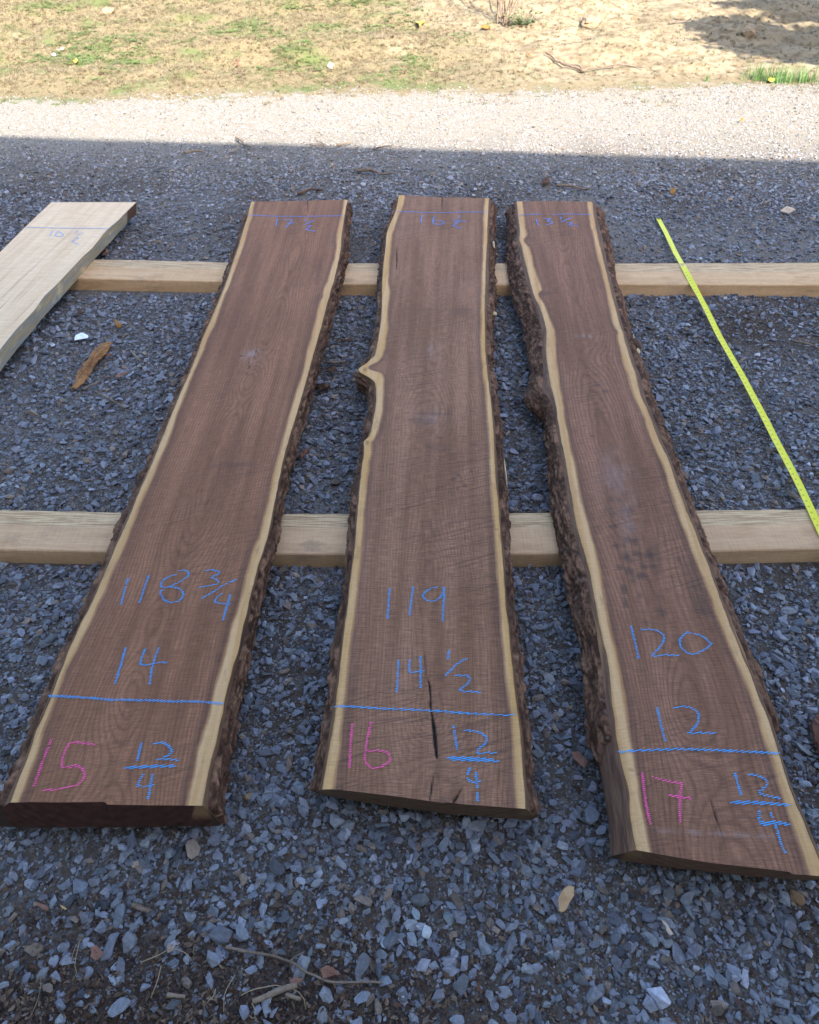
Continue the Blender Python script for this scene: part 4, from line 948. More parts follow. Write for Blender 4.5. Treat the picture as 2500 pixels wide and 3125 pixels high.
def maple():
    zb = .049; top = [(1595, 65), (1540, 118), (1470, 190), (1390, 272), (1270, 372), (1200, 450), (1080, 600), (960, 710), (830, 850), (640, 1050), (520, 1160), (400, 1330), (200, 1540), (100, 1660), (0, 1790)]
    low = [(1645, 125), (1590, 200), (1520, 262), (1300, 510), (1110, 712), (860, 1000), (780, 1095), (500, 1400), (350, 1590), (190, 1780), (80, 1920), (0, 2030)]
    left = [(600, 65), (300, 350), (0, 650)]
    th = .058
    zt = zb + th
    T = np.array([P('D1', x, y, zt)[:2] for x, y in top]); Lw = np.array([P('D1', x, y, zb + .004)[:2] for x, y in low]); Lf = np.array([P('D1', x, y, zt)[:2] for x, y in left])
    O = T[0]; e = T[-1] - T[0]; a = e/np.linalg.norm(e); b = np.array([-a[1], a[0]])
    lc = lambda A_: np.stack([(A_ - O) @ a, (A_ - O) @ b], -1)
    T, Lw, Lf = lc(T), lc(Lw), lc(Lf)
    print('maple', T[0], Lw[0], Lf, T[-1], Lw[-1])
    Lend = 2.9
    n = 420
    wv = np.linspace(0, 1, n)[:, None]
    def ext(A_, S_):
        A_ = A_[np.argsort(A_[:, 0])]
        r = np.interp(S_, A_[:, 0], A_[:, 1])
        m = (A_[-1, 1] - A_[-3, 1])/(A_[-1, 0] - A_[-3, 0]) if len(A_) > 3 else (A_[-1, 1] - A_[0, 1])/(A_[-1, 0] - A_[0, 0])
        return np.where(S_ > A_[-1, 0], A_[-1, 1] + .3*m*(S_ - A_[-1, 0]), r)
    us = np.linspace(0, 1, 40)[None, :]
    S_ = Lend*wv + 0*us
    far = lambda T_: np.interp(T_, [Lf[0, 1], T[0, 1]], [Lf[0, 0], T[0, 0]])
    for _ in range(4):
        tr = ext(T, S_); tl = ext(Lf, S_); T_ = tl + (tr - tl)*us; f = far(T_); S_ = f + (Lend - f)*wv
    root = empty('maple_slab', (O[0], O[1], zb)); tag(root, 'pale cream slab lying diagonally at the left edge, with a grey weathered side', 'wood slab')
    W = lambda S2, T2, Z2: np.stack([O[0] + S2*a[0] + T2*b[0], O[1] + S2*a[1] + T2*b[1], Z2 + 0*S2], -1)
    V = [W(S_, T_, zt).reshape(-1, 3)]; Q = [gridq(n, 40)]; MI = [np.zeros(len(Q[0]), int)]
    at_ = {'wx': [T_.ravel()], 'ws': [S_.ravel()], 'sd': [0*S_.ravel()], 'q': [0*S_.ravel()]}; off = n*40
    def add(S2, T2, Z2, q4, mi, qv):
        nonlocal off
        V.append(W(S2, T2, Z2).reshape(-1, 3)); Q.append(q4 + off); MI.append(np.full(len(q4), mi)); off += S2.size
        for k_, v_ in (('wx', T2), ('ws', S2), ('sd', 0*T2), ('q', qv + 0*T2)): at_[k_].append(v_.ravel())
    qs = np.linspace(0, 1, 8)[None, :]
    low_t = {}
    for sg, cu, bt in ((1, T, Lw), (-1, Lf, None)):
        S2 = Lend*wv + 0*qs
        for _ in range(4):
            t0 = ext(cu, S2); t1 = ext(bt, S2) if bt is not None else t0 - .012
            T2 = t0 + (t1 - t0)*qs + .002*sg*(fbm(S2*12, qs*3, 5) - .5)*np.clip(qs*6, 0, 1); f = far(T2); S2 = f + (Lend - f)*wv
        add(S2, T2, zt - th*qs, gridq(n, 8, flip=(sg < 0)), 1, qs); low_t[sg] = (S2, T2)
    Sb = np.stack([low_t[-1][0][:, -1], low_t[1][0][:, -1]], 1); Tb = np.stack([low_t[-1][1][:, -1], low_t[1][1][:, -1]], 1)
    add(Sb, Tb, zb, gridq(n, 2, flip=True), 1, 1 + 0*Sb)
    for which in (0, -1):
        Sl, Tl_ = low_t[-1][0][which], low_t[-1][1][which]; Sr, Tr_ = low_t[1][0][which], low_t[1][1][which]
        uu = np.linspace(0, 1, 20)[None, :]
        S3 = Sl[:, None] + (Sr - Sl)[:, None]*uu; T3 = Tl_[:, None] + (Tr_ - Tl_)[:, None]*uu
        add(S3, T3, zt - th*qs.T + 0*uu, gridq(8, 20, flip=(which == 0)), 1, qs.T + 0*uu)
    mesh_np('wood', np.concatenate(V), np.concatenate(Q), [MAT_MAPLE, MAT_MAPLE_EDGE], np.concatenate(MI), {a_: np.concatenate(b_) for a_, b_ in at_.items()}, parent=root, loc=tuple(root.location))
    s_ = lambda *pts: [P('D1', x, y, zt) for x, y in pts]
    stroke_mesh(root, 'chalk_line', [s_((300, 360), (450, 365), (760, 370), (1000, 372), (1260, 375))], PALE_BLUE, zt + .0012, adir=tuple(a), slant=.9, **{k_: v_ for k_, v_ in TW.items() if k_ != 'slant'})
    stroke_mesh(root, 'chalk_number', [s_((620, 400), (578, 465)), s_((685, 400), (645, 460), (745, 460), (690, 412)), s_((905, 400), (880, 430)), s_((970, 425), (905, 452)), s_((878, 475), (918, 488), (840, 520), (925, 558))], PALE_BLUE, zt + .0012, adir=tuple(a), slant=.9, label='faint blue handwritten 16 1/2', **{k_: v_ for k_, v_ in TW.items() if k_ != 'slant'})
maple()

# ------------------------------------------------------------------ tape measure
k = M('yellow_tape_blade'); u_, v_ = k.attr('ws'), k.attr('wx')
tick = k.math('LESS_THAN', k.math('FRACT', k.math('MULTIPLY', u_, 1/.00635)), .22)
tick = k.math('MULTIPLY', tick, k.math('LESS_THAN', v_, .32))
inch = k.math('FRACT', k.math('MULTIPLY', u_, 1/.0254))
num = k.math('MULTIPLY', k.math('MULTIPLY', k.math('LESS_THAN', k.math('ABSOLUTE', k.math('SUBTRACT', inch, .5)), .16), k.math('LESS_THAN', k.math('ABSOLUTE', k.math('SUBTRACT', v_, .5)), .13)), k.rng(k.noise(k.xyz(k.math('MULTIPLY', u_, 600.), k.math('MULTIPLY', v_, 9.), 0.), 1, 2), .45, .55))
c = k.mix(k.math('MULTIPLY', k.math('MAXIMUM', tick, num), .75), (.70, .65, .03), (.02, .02, .015))
MAT_TAPE = k.out(c, .5, None, .4)
k = M('dark_tape_hook'); MAT_HOOK = k.out((.02, .02, .022), .4)
def tape():
    pts = [('T1', 180, 140, .012, 28), ('T1', 260, 290, .016, 28), ('T1', 355, 490, .030, 38), ('T1', 425, 610, .0515, 62), ('T1', 490, 730, .0515, 74), ('T1', 560, 860, .048, 62), ('T1', 640, 1010, .040, 40), ('T1', 760, 1260, .030, 26), ('T1', 880, 1470, .027, 24), ('T1', 985, 1650, .027, 30),
           ('T2', 560, 200, .028, 50), ('T2', 720, 500, .030, 62), ('T2', 860, 780, .034, 78), ('T2', 1000, 1040, .039, 84), ('T2', 1140, 1310, .045, 92), ('T2', 1270, 1590, .0505, 98), ('T2', 1390, 1850, .0505, 104), ('T2', 1620, 2350, .030, 110), ('T2', 1900, 3000, .012, 110)]
    C_ = np.array([P(r, x, y, z) for r, x, y, z, _ in pts])
    wz = np.array([w_ / REG[r][2] for r, x, y, z, w_ in pts])
    n = 300
    d = np.concatenate([[0], np.cumsum(np.linalg.norm(np.diff(C_, axis=0), axis=1))])
    s = np.linspace(0, d[-1], n); Cc = np.stack([smooth1(np.interp(s, d, C_[:, i]), 8) for i in range(3)], -1)
    Cc[0] = C_[0]
    wv = smooth1(np.interp(s, d, wz), 8)
    T = np.gradient(Cc, axis=0); T /= np.linalg.norm(T, axis=1)[:, None]
    V = []; up = np.array([0, 0, 1.])
    Kc = 7; prev = .3
    for i in range(n):
        side = np.cross(T[i], up); side /= np.linalg.norm(side); nrm = np.cross(side, T[i])
        if side[0] < 0: side = -side
        dep = Cc[i] - np.array([0, 0, CAMZ]); depth = dep[1]*math.cos(PITCH) - dep[2]*math.sin(PITCH)
        tv = T[i][:2]
        full = .025*F/depth*abs(side[0])*1.0
        # horizontal extent seen in the picture: roll the blade until it matches
        ca = min(1., wv[i]/max(full, 1e-6)); ro = math.acos(ca)
        def prj(q):
            d_ = q - np.array([0, 0, CAMZ]); zc = d_[1]*math.cos(PITCH) - d_[2]*math.sin(PITCH)
            return np.array([d_[0]/zc, -(d_[1]*math.sin(PITCH) + d_[2]*math.cos(PITCH))/zc])*F
        q0 = prj(Cc[i]); tt = prj(Cc[i] + T[i]*.01) - q0; tt /= np.linalg.norm(tt)
        best = None
        for ro_ in np.linspace(-.1, 1.45, 32):
            s3 = side*math.cos(ro_) + up*math.sin(ro_)
            w3 = prj(Cc[i] + s3*.0125) - prj(Cc[i] - s3*.0125); pw = abs(w3[0]*tt[1] - w3[1]*tt[0])
            e3 = abs(pw - wv[i]*abs(tt[1])*.92) + 3*abs(ro_ - (prev if i else .3))
            if best is None or e3 < best[0]: best = (e3, ro_)
        ro = prev = best[1]
        sd_ = side*math.cos(ro) + up*math.sin(ro)
        nn = np.cross(sd_, T[i]); nn = nn if nn[2] > 0 else -nn
        for j in range(Kc):
            v = j/(Kc-1)
            V.append(Cc[i] + sd_*.025*(v - .5) + nn*.004*((2*v-1)**2 - .5))
    V = np.array(V)
    wx = np.tile(np.linspace(0, 1, Kc), n); ws = np.repeat(s, Kc)
    root = empty('tape_measure', tuple(C_[0])); tag(root, 'yellow steel measuring tape stretched over both bearers at the right', 'tape measure')
    o = mesh_np('blade', V, gridq(n, Kc), MAT_TAPE, None, {'ws': ws, 'wx': wx}, parent=root, loc=tuple(root.location))
    sm = o.modifiers.new('thickness', 'SOLIDIFY'); sm.thickness = .0006
    c0 = Cc[0]; t0 = T[0]; b = np.array([t0[1], -t0[0], 0]); b /= np.linalg.norm(b)
    Vh = []
    for a_ in (-.012, -.002, .012):
        for bb in (-.013, .013):
            for z_ in (0, .0016): Vh.append(c0 + t0*a_ + b*bb + np.array([0, 0, z_ + .002]))
    Fh = []
    for i in range(2):
        o_ = i*4
        Fh += [(o_, o_+4, o_+5, o_+1), (o_+2, o_+3, o_+7, o_+6), (o_+1, o_+5, o_+7, o_+3), (o_, o_+2, o_+6, o_+4)]
    o_ = len(Vh)
    for bb in (-.012, .012):
        for z_ in (.003, -.013):
            for a_ in (-.0135, -.012): Vh.append(c0 + t0*a_ + b*bb + np.array([0, 0, z_]))
    Fh += [(o_, o_+1, o_+3, o_+2), (o_+4, o_+6, o_+7, o_+5), (o_, o_+2, o_+6, o_+4), (o_+1, o_+5, o_+7, o_+3), (o_, o_+4, o_+5, o_+1), (o_+2, o_+3, o_+7, o_+6)]
    mesh_py('hook', Vh, Fh, MAT_HOOK, root, loc=tuple(root.location))
tape()

# ------------------------------------------------------------------ small finds on the ground
def plain(name, c1, c2, sc_=60, rough=.85, bd=.002):
    k = M(name); p = k.geo(); n = k.noise(p, sc_, 4, .65); n2 = k.noise(p, sc_*.2, 2)
    return k.out(k.mix(k.rng(k.math('ADD', k.math('MULTIPLY', n, .6), k.math('MULTIPLY', n2, .4)), .35, .62), c1, c2), rough, k.bump(n, .7, bd))
MB = plain('loose_bark', (.13, .050, .016), (.32, .15, .05), 55)
MBD = plain('dark_loose_bark', (.05, .028, .018), (.13, .07, .045), 55)
MORANGE = plain('orange_bark', (.22, .09, .02), (.38, .19, .05), 90)
MPAPER = plain('white_scrap', (.74, .76, .80), (.82, .83, .85), 30, .6, .0005)
MLEAF = plain('tan_leaf', (.36, .21, .10), (.48, .31, .16), 40, .7, .0005)
MLEAFR = plain('reddish_leaf', (.16, .07, .045), (.22, .11, .075), 60, .7, .0008)
MLEAFP = plain('pale_leaf', (.42, .30, .21), (.52, .40, .30), 60, .7, .0008)
MLEAFY = plain('yellow_leaf', (.50, .30, .04), (.60, .42, .08), 60, .7, .0008)
MTWIG = plain('twig_bark', (.10, .07, .05), (.22, .16, .12), 90)
MTWIGL = plain('peeled_stick', (.16, .115, .08), (.26, .19, .135), 90)
MROOT = plain('dry_rootlet', (.28, .20, .12), (.38, .29, .18), 90)
MRED = plain('red_stained_wood', (.10, .045, .03), (.18, .085, .055), 50)
MCLOD = plain('dirt_clod', (.16, .11, .07), (.30, .22, .14), 30, .95, .01)
MGREEN = plain('green_blade', (.055, .135, .035), (.13, .225, .07), 30, .6, .001)

def chip(name, r, outline, mat, label, cat, thick=.012, lift=.008, curl=.004, group=None, terr=False):
    """thin solid with an outline seen in the photo, domed a little, lying on the stones"""
    pts = [(atT(*S(r, x, y)) if terr else P(r, x, y, 0.01)) for x, y in outline]
    pts = np.array(pts); c = pts.mean(0); n = len(pts)
    # refine outline with small irregularities
    out = []
    for i in range(n):
        a, b = pts[i], pts[(i+1) % n]
        for t in (0, .33, .66): out.append(a + (b-a)*t + np.array([random.gauss(0, 1), random.gauss(0, 1), 0])*.03*np.linalg.norm(b-a))
    out = np.array(out); n = len(out)
    z0 = c[2] + lift
    V = []; rings = (1, .97, .6, .25)
    hs = (0, thick*.55, thick, thick*1.05)
    for rr_, hh in zip(rings, hs):
        for q in out:
            d = q - c
            V.append((c[0] + d[0]*rr_, c[1] + d[1]*rr_, z0 + hh + random.uniform(-1, 1)*thick*.12 + curl*math.sin(d[0]*60 + d[1]*35)))
    V.append((c[0], c[1], z0 + thick))
    V += [(c[0] + (q-c)[0]*.9, c[1] + (q-c)[1]*.9, z0 - thick*.2) for q in out]
    Fs = []
    for k_ in range(3):
        for i in range(n): j = (i+1) % n; Fs.append((k_*n+i, k_*n+j, (k_+1)*n+j, (k_+1)*n+i))
    top = 4*n
    for i in range(n): Fs.append((3*n+i, 3*n+(i+1) % n, top))
    bo = 4*n+1
    for i in range(n): j = (i+1) % n; Fs.append((bo+j, bo+i, j) if False else (bo+i, bo+j, j, i)[::-1])
    Fs.append(tuple(bo+i for i in range(n))[::-1])
    return tag(mesh_py(name, V, Fs, mat, loc=(c[0], c[1], z0)), label, cat, group)

def twig(name, r, pts, mat, label, cat='stick', rad=.003, lift=.008, group=None, terr=False, taper=.6, forks=(), wz=None):
    def conv(pp, l0): return np.array([(atT(*S(r, x, y)) if terr else P(r, x, y, 0.0)) + np.array([0, 0, l0]) for x, y in pp])
    V, Fs = [], []
    def tube(C_, r0, r1):
        n = max(6, int(np.sum(np.linalg.norm(np.diff(C_, axis=0), axis=1))/.012)); d = np.concatenate([[0], np.cumsum(np.linalg.norm(np.diff(C_, axis=0), axis=1))])
        s = np.linspace(0, d[-1], n); X = np.stack([np.interp(s, d, C_[:, i]) for i in range(3)], -1)
        X[:, :2] += np.stack([(vn(s*40, 0*s, 3) - .5), (vn(s*40, 0*s, 4) - .5)], -1)*r0*1.3
        X[:, 2] += (vn(s*14, 0*s, 6) - .3)*r0*1.6
        T = np.gradient(X, axis=0); T /= np.linalg.norm(T, axis=1)[:, None] + 1e-9
        o = len(V)
        for i in range(n):
            sd_ = np.cross(T[i], [0, 0, 1.]); sd_ /= np.linalg.norm(sd_) + 1e-9; up = np.cross(sd_, T[i])
            rr_ = (r0 + (r1-r0)*i/(n-1))*random.uniform(.85, 1.15)
            for j in range(7):
                a = j/7*6.283; V.append(X[i] + (sd_*math.cos(a) + up*math.sin(a))*rr_)
        for i in range(n-1):
            for j in range(7): Fs.append((o+i*7+j, o+i*7+(j+1) % 7, o+(i+1)*7+(j+1) % 7, o+(i+1)*7+j))
        Fs.append(tuple(o+j for j in range(7))[::-1]); Fs.append(tuple(o+(n-1)*7+j for j in range(7)))
    C_ = conv(pts, lift + rad); tube(C_, rad, rad*taper)
    for fp in forks: tube(conv(fp, lift + rad), rad*.7, rad*.3)
    c = C_.mean(0)
    return tag(mesh_py(name, V, Fs, mat, smooth=True, loc=tuple(c)), label, cat, group)

chip('bark_strip', 'K1', [(740, 510), (770, 550), (680, 690), (600, 790), (480, 940), (400, 1060), (310, 1210), (200, 1300), (110, 1275), (180, 1180), (210, 1010), (270, 990), (280, 880), (400, 790), (480, 680), (590, 540)], MB, 'long orange brown strip of bark on the gravel below the pale slab', 'bark', .006, .004, .003)
chip('bark_chip', 'K1', [(820, 170), (870, 205), (945, 280), (900, 310), (850, 290), (820, 230)], MORANGE, 'small orange bark chip above the long bark strip', 'bark', .008)
chip('paper_scrap', 'K1', [(165, 512), (175, 430), (270, 395), (330, 415), (388, 450), (392, 485), (300, 492)], MPAPER, 'small torn white scrap on the gravel beside the bark strip', 'scrap', .0025, .011, .002)
chip('dead_leaf', 'K1', [(820, 1130), (870, 1080), (960, 1060), (1060, 1055), (980, 1100), (900, 1130)], MLEAFR, 'narrow greyish dead leaf between two twigs near the bark strip', 'leaf', .0015, .012, .003)
twig('stick', 'K1', [(1090, 700), (1160, 790), (1245, 880)], MTWIGL, 'short pinkish stick right of the long bark strip', rad=.004)
twig('stick', 'K1', [(310, 1345), (420, 1290), (520, 1260), (600, 1205)], MTWIG, 'short brown stick just below the foot of the long bark strip', rad=.005)
twig('stick', 'K1', [(560, 1410), (700, 1490), (800, 1550), (900, 1600), (1000, 1640)], MTWIG, 'knobbly grey brown stick lowest below the long bark strip', rad=.005)
twig('stick', 'K1', [(620, 1150), (760, 1115), (880, 1085)], MTWIG, 'thin twig touching the narrow dead leaf', rad=.0025)
chip('bark_chip', 'K1', [(690, 750), (770, 735), (775, 760), (700, 775)], MLEAFR, 'tiny reddish bark chip right of the long bark strip', 'bark', .006)
chip('bark_chip', 'K1', [(205, 60), (280, 20), (300, 60), (230, 95)], MBD, 'small dark bark chip above the white scrap', 'bark', .01)
chip('bark_chip', 'D1', [(1170, 665), (1280, 655), (1275, 690), (1210, 702)], MLEAFR, 'reddish bark chip behind the far bearer by the pale slab', 'bark', .01)
twig('wood_splinter', 'U6', [(1265, 438), (1400, 445), (1500, 462), (1615, 478)], MTWIG, 'dark split stick on the shaded gravel beyond the slabs', rad=.010, forks=[[(1240, 430), (1310, 412)]], taper=.3)
twig('stick', 'U6', [(740, 635), (800, 625), (850, 605), (970, 592)], MBD, 'dark twig behind the far end of the slab marked 15', rad=.007)
twig('stick', 'U6', [(205, 142), (260, 185), (335, 232)], MTWIGL, 'thick tan stick on the shadow edge at left', rad=.009)
twig('stick', 'U6', [(165, 268), (235, 235)], MTWIGL, 'small pale stick near the thick tan one', rad=.006)
twig('stick', 'U6', [(1085, 205), (1150, 195), (1225, 180)], MTWIGL, 'thin reddish stick lying right at the shadow edge above the middle slab', rad=.006)
twig('stick', 'U6', [(865, 205), (990, 200), (960, 175), (890, 150)], MTWIG, 'bent dark twig at the shadow edge', rad=.004)
twig('stick', 'U6', [(1400, 240), (1490, 225), (1580, 200)], MTWIG, 'faint twig under the sunlit gravel, right of the bent one', rad=.006)
twig('stick', 'U1', [(775, 657), (860, 652)], MTWIGL, 'short tan stick on the shaded gravel at left', rad=.009)
twig('stick', 'U2', [(615, 795), (690, 803), (755, 808)], MTWIG, 'dark stick just beyond the slab marked 17', rad=.008)
chip('bark_chip', 'U2', [(555, 768), (590, 766), (585, 782), (560, 782)], MBD, 'dark brown bark chip beyond the gap between the two right slabs', 'bark', .018)
chip('bark_chip', 'U2', [(1095, 808), (1120, 812), (1115, 824), (1098, 820)], MORANGE, 'small tan bark chip beyond the tape hook', 'bark', .014)
chip('dead_leaf', 'T1', [(1345, 85), (1400, 60), (1440, 75), (1490, 95), (1440, 110), (1380, 100)], MLEAFP, 'pale pinkish leaf on the gravel at far right', 'leaf', .003, .012, .006)
twig('stick', 'T1', [(1440, 1345), (1560, 1375), (1640, 1400), (1725, 1440)], MTWIG, 'dark twig right of the tape between the bearers', rad=.005)
twig('stick', 'T1', [(1290, 1085), (1370, 1105)], MTWIG, 'tiny dark twig right of the tape below the far bearer', rad=.005)
twig('stick', 'T2', [(0, 1115), (100, 1160), (200, 1195), (320, 1215)], MTWIG, 'thin reddish twig right of the slab marked 17 behind the near bearer', rad=.0025)
chip('bark_chip', 'N', [(45, 1750), (140, 1695), (185, 1690), (120, 1760), (70, 1785)], MLEAFR, 'reddish brown bark chip against the right edge of the slab marked 15', 'bark', .01)
chip('bark_chip', 'N', [(240, 925), (330, 905), (430, 925), (400, 960), (290, 970)], MBD, 'largest dark bark flake in the gap between the slabs 15 and 16', 'bark', .012)
chip('bark_chip', 'N', [(360, 740), (430, 715), (500, 712), (510, 735), (420, 745)], MBD, 'thin reddish bark flake in the gap between the slabs 15 and 16', 'bark', .008)
twig('stick', 'N', [(370, 655), (480, 660), (600, 662)], MTWIG, 'straight brown stick across the gap between the slabs 15 and 16', rad=.006)
twig('stick', 'N', [(560, 390), (640, 395), (690, 392)], MBD, 'short dark twig farthest back in the gap between slabs 15 and 16', rad=.006)
chip('dead_leaf', 'L3', [(520, 320), (572, 335), (566, 400), (532, 480), (500, 535), (470, 552), (438, 545), (428, 435), (465, 365)], MLEAF, 'tan leaf lying flat on the gravel in front of the slab marked 17', 'leaf', .0015, .014, .0015)
chip('dead_leaf', 'L3', [(1322, 608), (1375, 640), (1405, 690), (1442, 745), (1415, 752), (1382, 715), (1368, 665)], MLEAFP, 'narrow curled pale leaf in the lower right', 'leaf', .0015, .012, .002)
chip('dead_leaf', 'C4', [(88, 870), (135, 865), (175, 905), (198, 935), (180, 978), (150, 955), (110, 915)], MLEAFR, 'reddish brown leaf left of the front end of slab 17', 'leaf', .002, .010, .002)
chip('dead_leaf', 'L1', [(322, 310), (380, 325), (445, 365), (440, 390), (400, 380), (350, 350)], MLEAFR, 'narrow pinkish brown leaf at lower left', 'leaf', .0015, .010, .002)
chip('dead_leaf', 'L1', [(540, 335), (570, 350), (608, 372), (590, 385), (560, 368)], MLEAF, 'tiny tan leaf beside the narrow pinkish one', 'leaf', .0015, .010, .002)
chip('dead_leaf', 'L1', [(800, 700), (860, 690), (900, 725), (925, 760), (900, 800), (850, 825), (800, 790), (815, 745)], MLEAFR, 'crumpled brown leaf in the litter at lower left', 'leaf', .002, .009, .004)
chip('dead_leaf', 'L2', [(1085, 900), (1140, 865), (1200, 885), (1275, 950), (1180, 965), (1110, 985)], MLEAFR, 'flat brown leaf above the long twig', 'leaf', .0015, .010, .002)
chip('dead_leaf', 'L2', [(815, 1000), (880, 970), (950, 985), (900, 1025), (850, 1040)], MLEAFR, 'brown leaf below the long twig', 'leaf', .0015, .009, .002)
twig('twig', 'L2', [(270, 720), (500, 765), (700, 805), (850, 860), (1000, 940), (1130, 1020), (1250, 1035), (1400, 1030), (1540, 1020), (1620, 1025)], MTWIG, 'long bent grey twig along the bottom of the picture', 'twig', .0028, .012, forks=[[(820, 860), (870, 800), (950, 760)]])
twig('stick', 'L2', [(500, 1200), (620, 1150), (740, 1090), (890, 1055)], MTWIGL, 'thick peeled pale stick below the long twig', rad=.0042, lift=.01, taper=1.2)
twig('stick', 'L2', [(790, 1135), (920, 1168)], MTWIGL, 'short stick under the thick peeled one', rad=.0042)
twig('stick', 'L1', [(1175, 350), (1250, 375), (1330, 400)], MTWIG, 'stubby grey stick with a cut orange tip at lower left', rad=.0048, taper=.9)
twig('stick', 'L1', [(1480, 1140), (1560, 1140), (1640, 1145)], MTWIGL, 'short pale pink stick at the bottom', rad=.0042)
twig('rootlet', 'L2', [(350, 960), (290, 1050), (255, 1120), (250, 1280)], MROOT, 'pale curved rootlet at the bottom, leftmost of three', 'root', .0008, .013)
twig('rootlet', 'L2', [(400, 1140), (500, 1085), (700, 1050), (880, 1085), (950, 1160), (965, 1260)], MROOT, 'pale arching rootlet around the thick peeled stick', 'root', .0009, .014)
twig('rootlet', 'L2', [(495, 1205), (525, 1260), (520, 1350), (470, 1310)], MROOT, 'pale hooked rootlet at the bottom edge', 'root', .0008, .013)
twig('rootlet', 'L2', [(180, 1080), (160, 1150), (105, 1195)], MROOT, 'short pale rootlet at the bottom left of the peeled stick', 'root', .0008, .013)
twig('rootlet', 'L1', [(690, 690), (650, 810)], MROOT, 'pale dry grass stem in the lower left litter', 'grass stem', .0007, .013)
twig('rootlet', 'L1', [(720, 660), (690, 800), (680, 880), (700, 960), (660, 1010)], MROOT, 'long pale dry grass stem in the lower left litter', 'grass stem', .0007, .014)
twig('rootlet', 'L1', [(1430, 880), (1400, 1010), (1340, 1160)], MROOT, 'slanting dry stem near the bottom', 'grass stem', .0009, .013)
twig('rootlet', 'L1', [(1250, 850), (1400, 790), (1520, 720), (1620, 750), (1690, 815)], MROOT, 'arched dry stem left of the long twig', 'grass stem', .001, .013)
twig('rootlet', 'L3', [(50, 52), (100, 78), (130, 180), (150, 290)], MROOT, 'thin straw in front of the middle slab', 'grass stem', .0008, .013)
twig('twig', 'L3', [(620, 240), (600, 330), (560, 440)], MTWIG, 'thin dark twig beside the tan leaf', 'twig', .0012, .013)
chip('wood_offcut', 'R5', [(1108, 1360), (1180, 1350), (1300, 1500), (1320, 1800), (1200, 1760), (1135, 1640), (1100, 1560), (1072, 1430)], MRED, 'reddish brown wood piece poking in at the right edge', 'wood piece', .02, .0, .001)
k = M('clover_leaf_green'); MCLV = k.out((.07, .20, .04), .6)

def nub(name, root, r, x, y, z, sc_, rz, m, i):
    c = P(r, x, y, z); me = rock_mesh(name, m, 500+i, 24, .12); o = bpy.data.objects.new(name, me); C.objects.link(o); o.parent = root
    o.location = Vector(c) - root.location; o.scale = sc_; o.rotation_euler = (.3, 0, rz); return o
MCREAM = plain('torn_pale_wood', (.42, .30, .16), (.58, .44, .26), 60)
nub('branch_stub', rootC, 'C2', 1282, 150, ZT-.035, (.017, .038, .017), .12, MBD, 0)
nub('torn_wood', rootC, 'C2', 1292, 205, ZT-.018, (.006, .017, .005), .12, MCREAM, 1)
nub('torn_wood', rootC, 'C2', 1249, 78, ZT-.02, (.003, .014, .004), .1, MCREAM, 2)
nub('torn_wood', rootB, 'B1', 1578, 605, ZT-.02, (.006, .026, .006), .1, MCREAM, 3)
nub('torn_wood', rootB, 'B1', 1588, 1335, ZT-.025, (.010, .012, .006), .1, MCREAM, 4)
nub('torn_wood', rootB, 'B2', 1549, 1400, ZT-.03, (.0025, .06, .004), .02, MCREAM, 5)
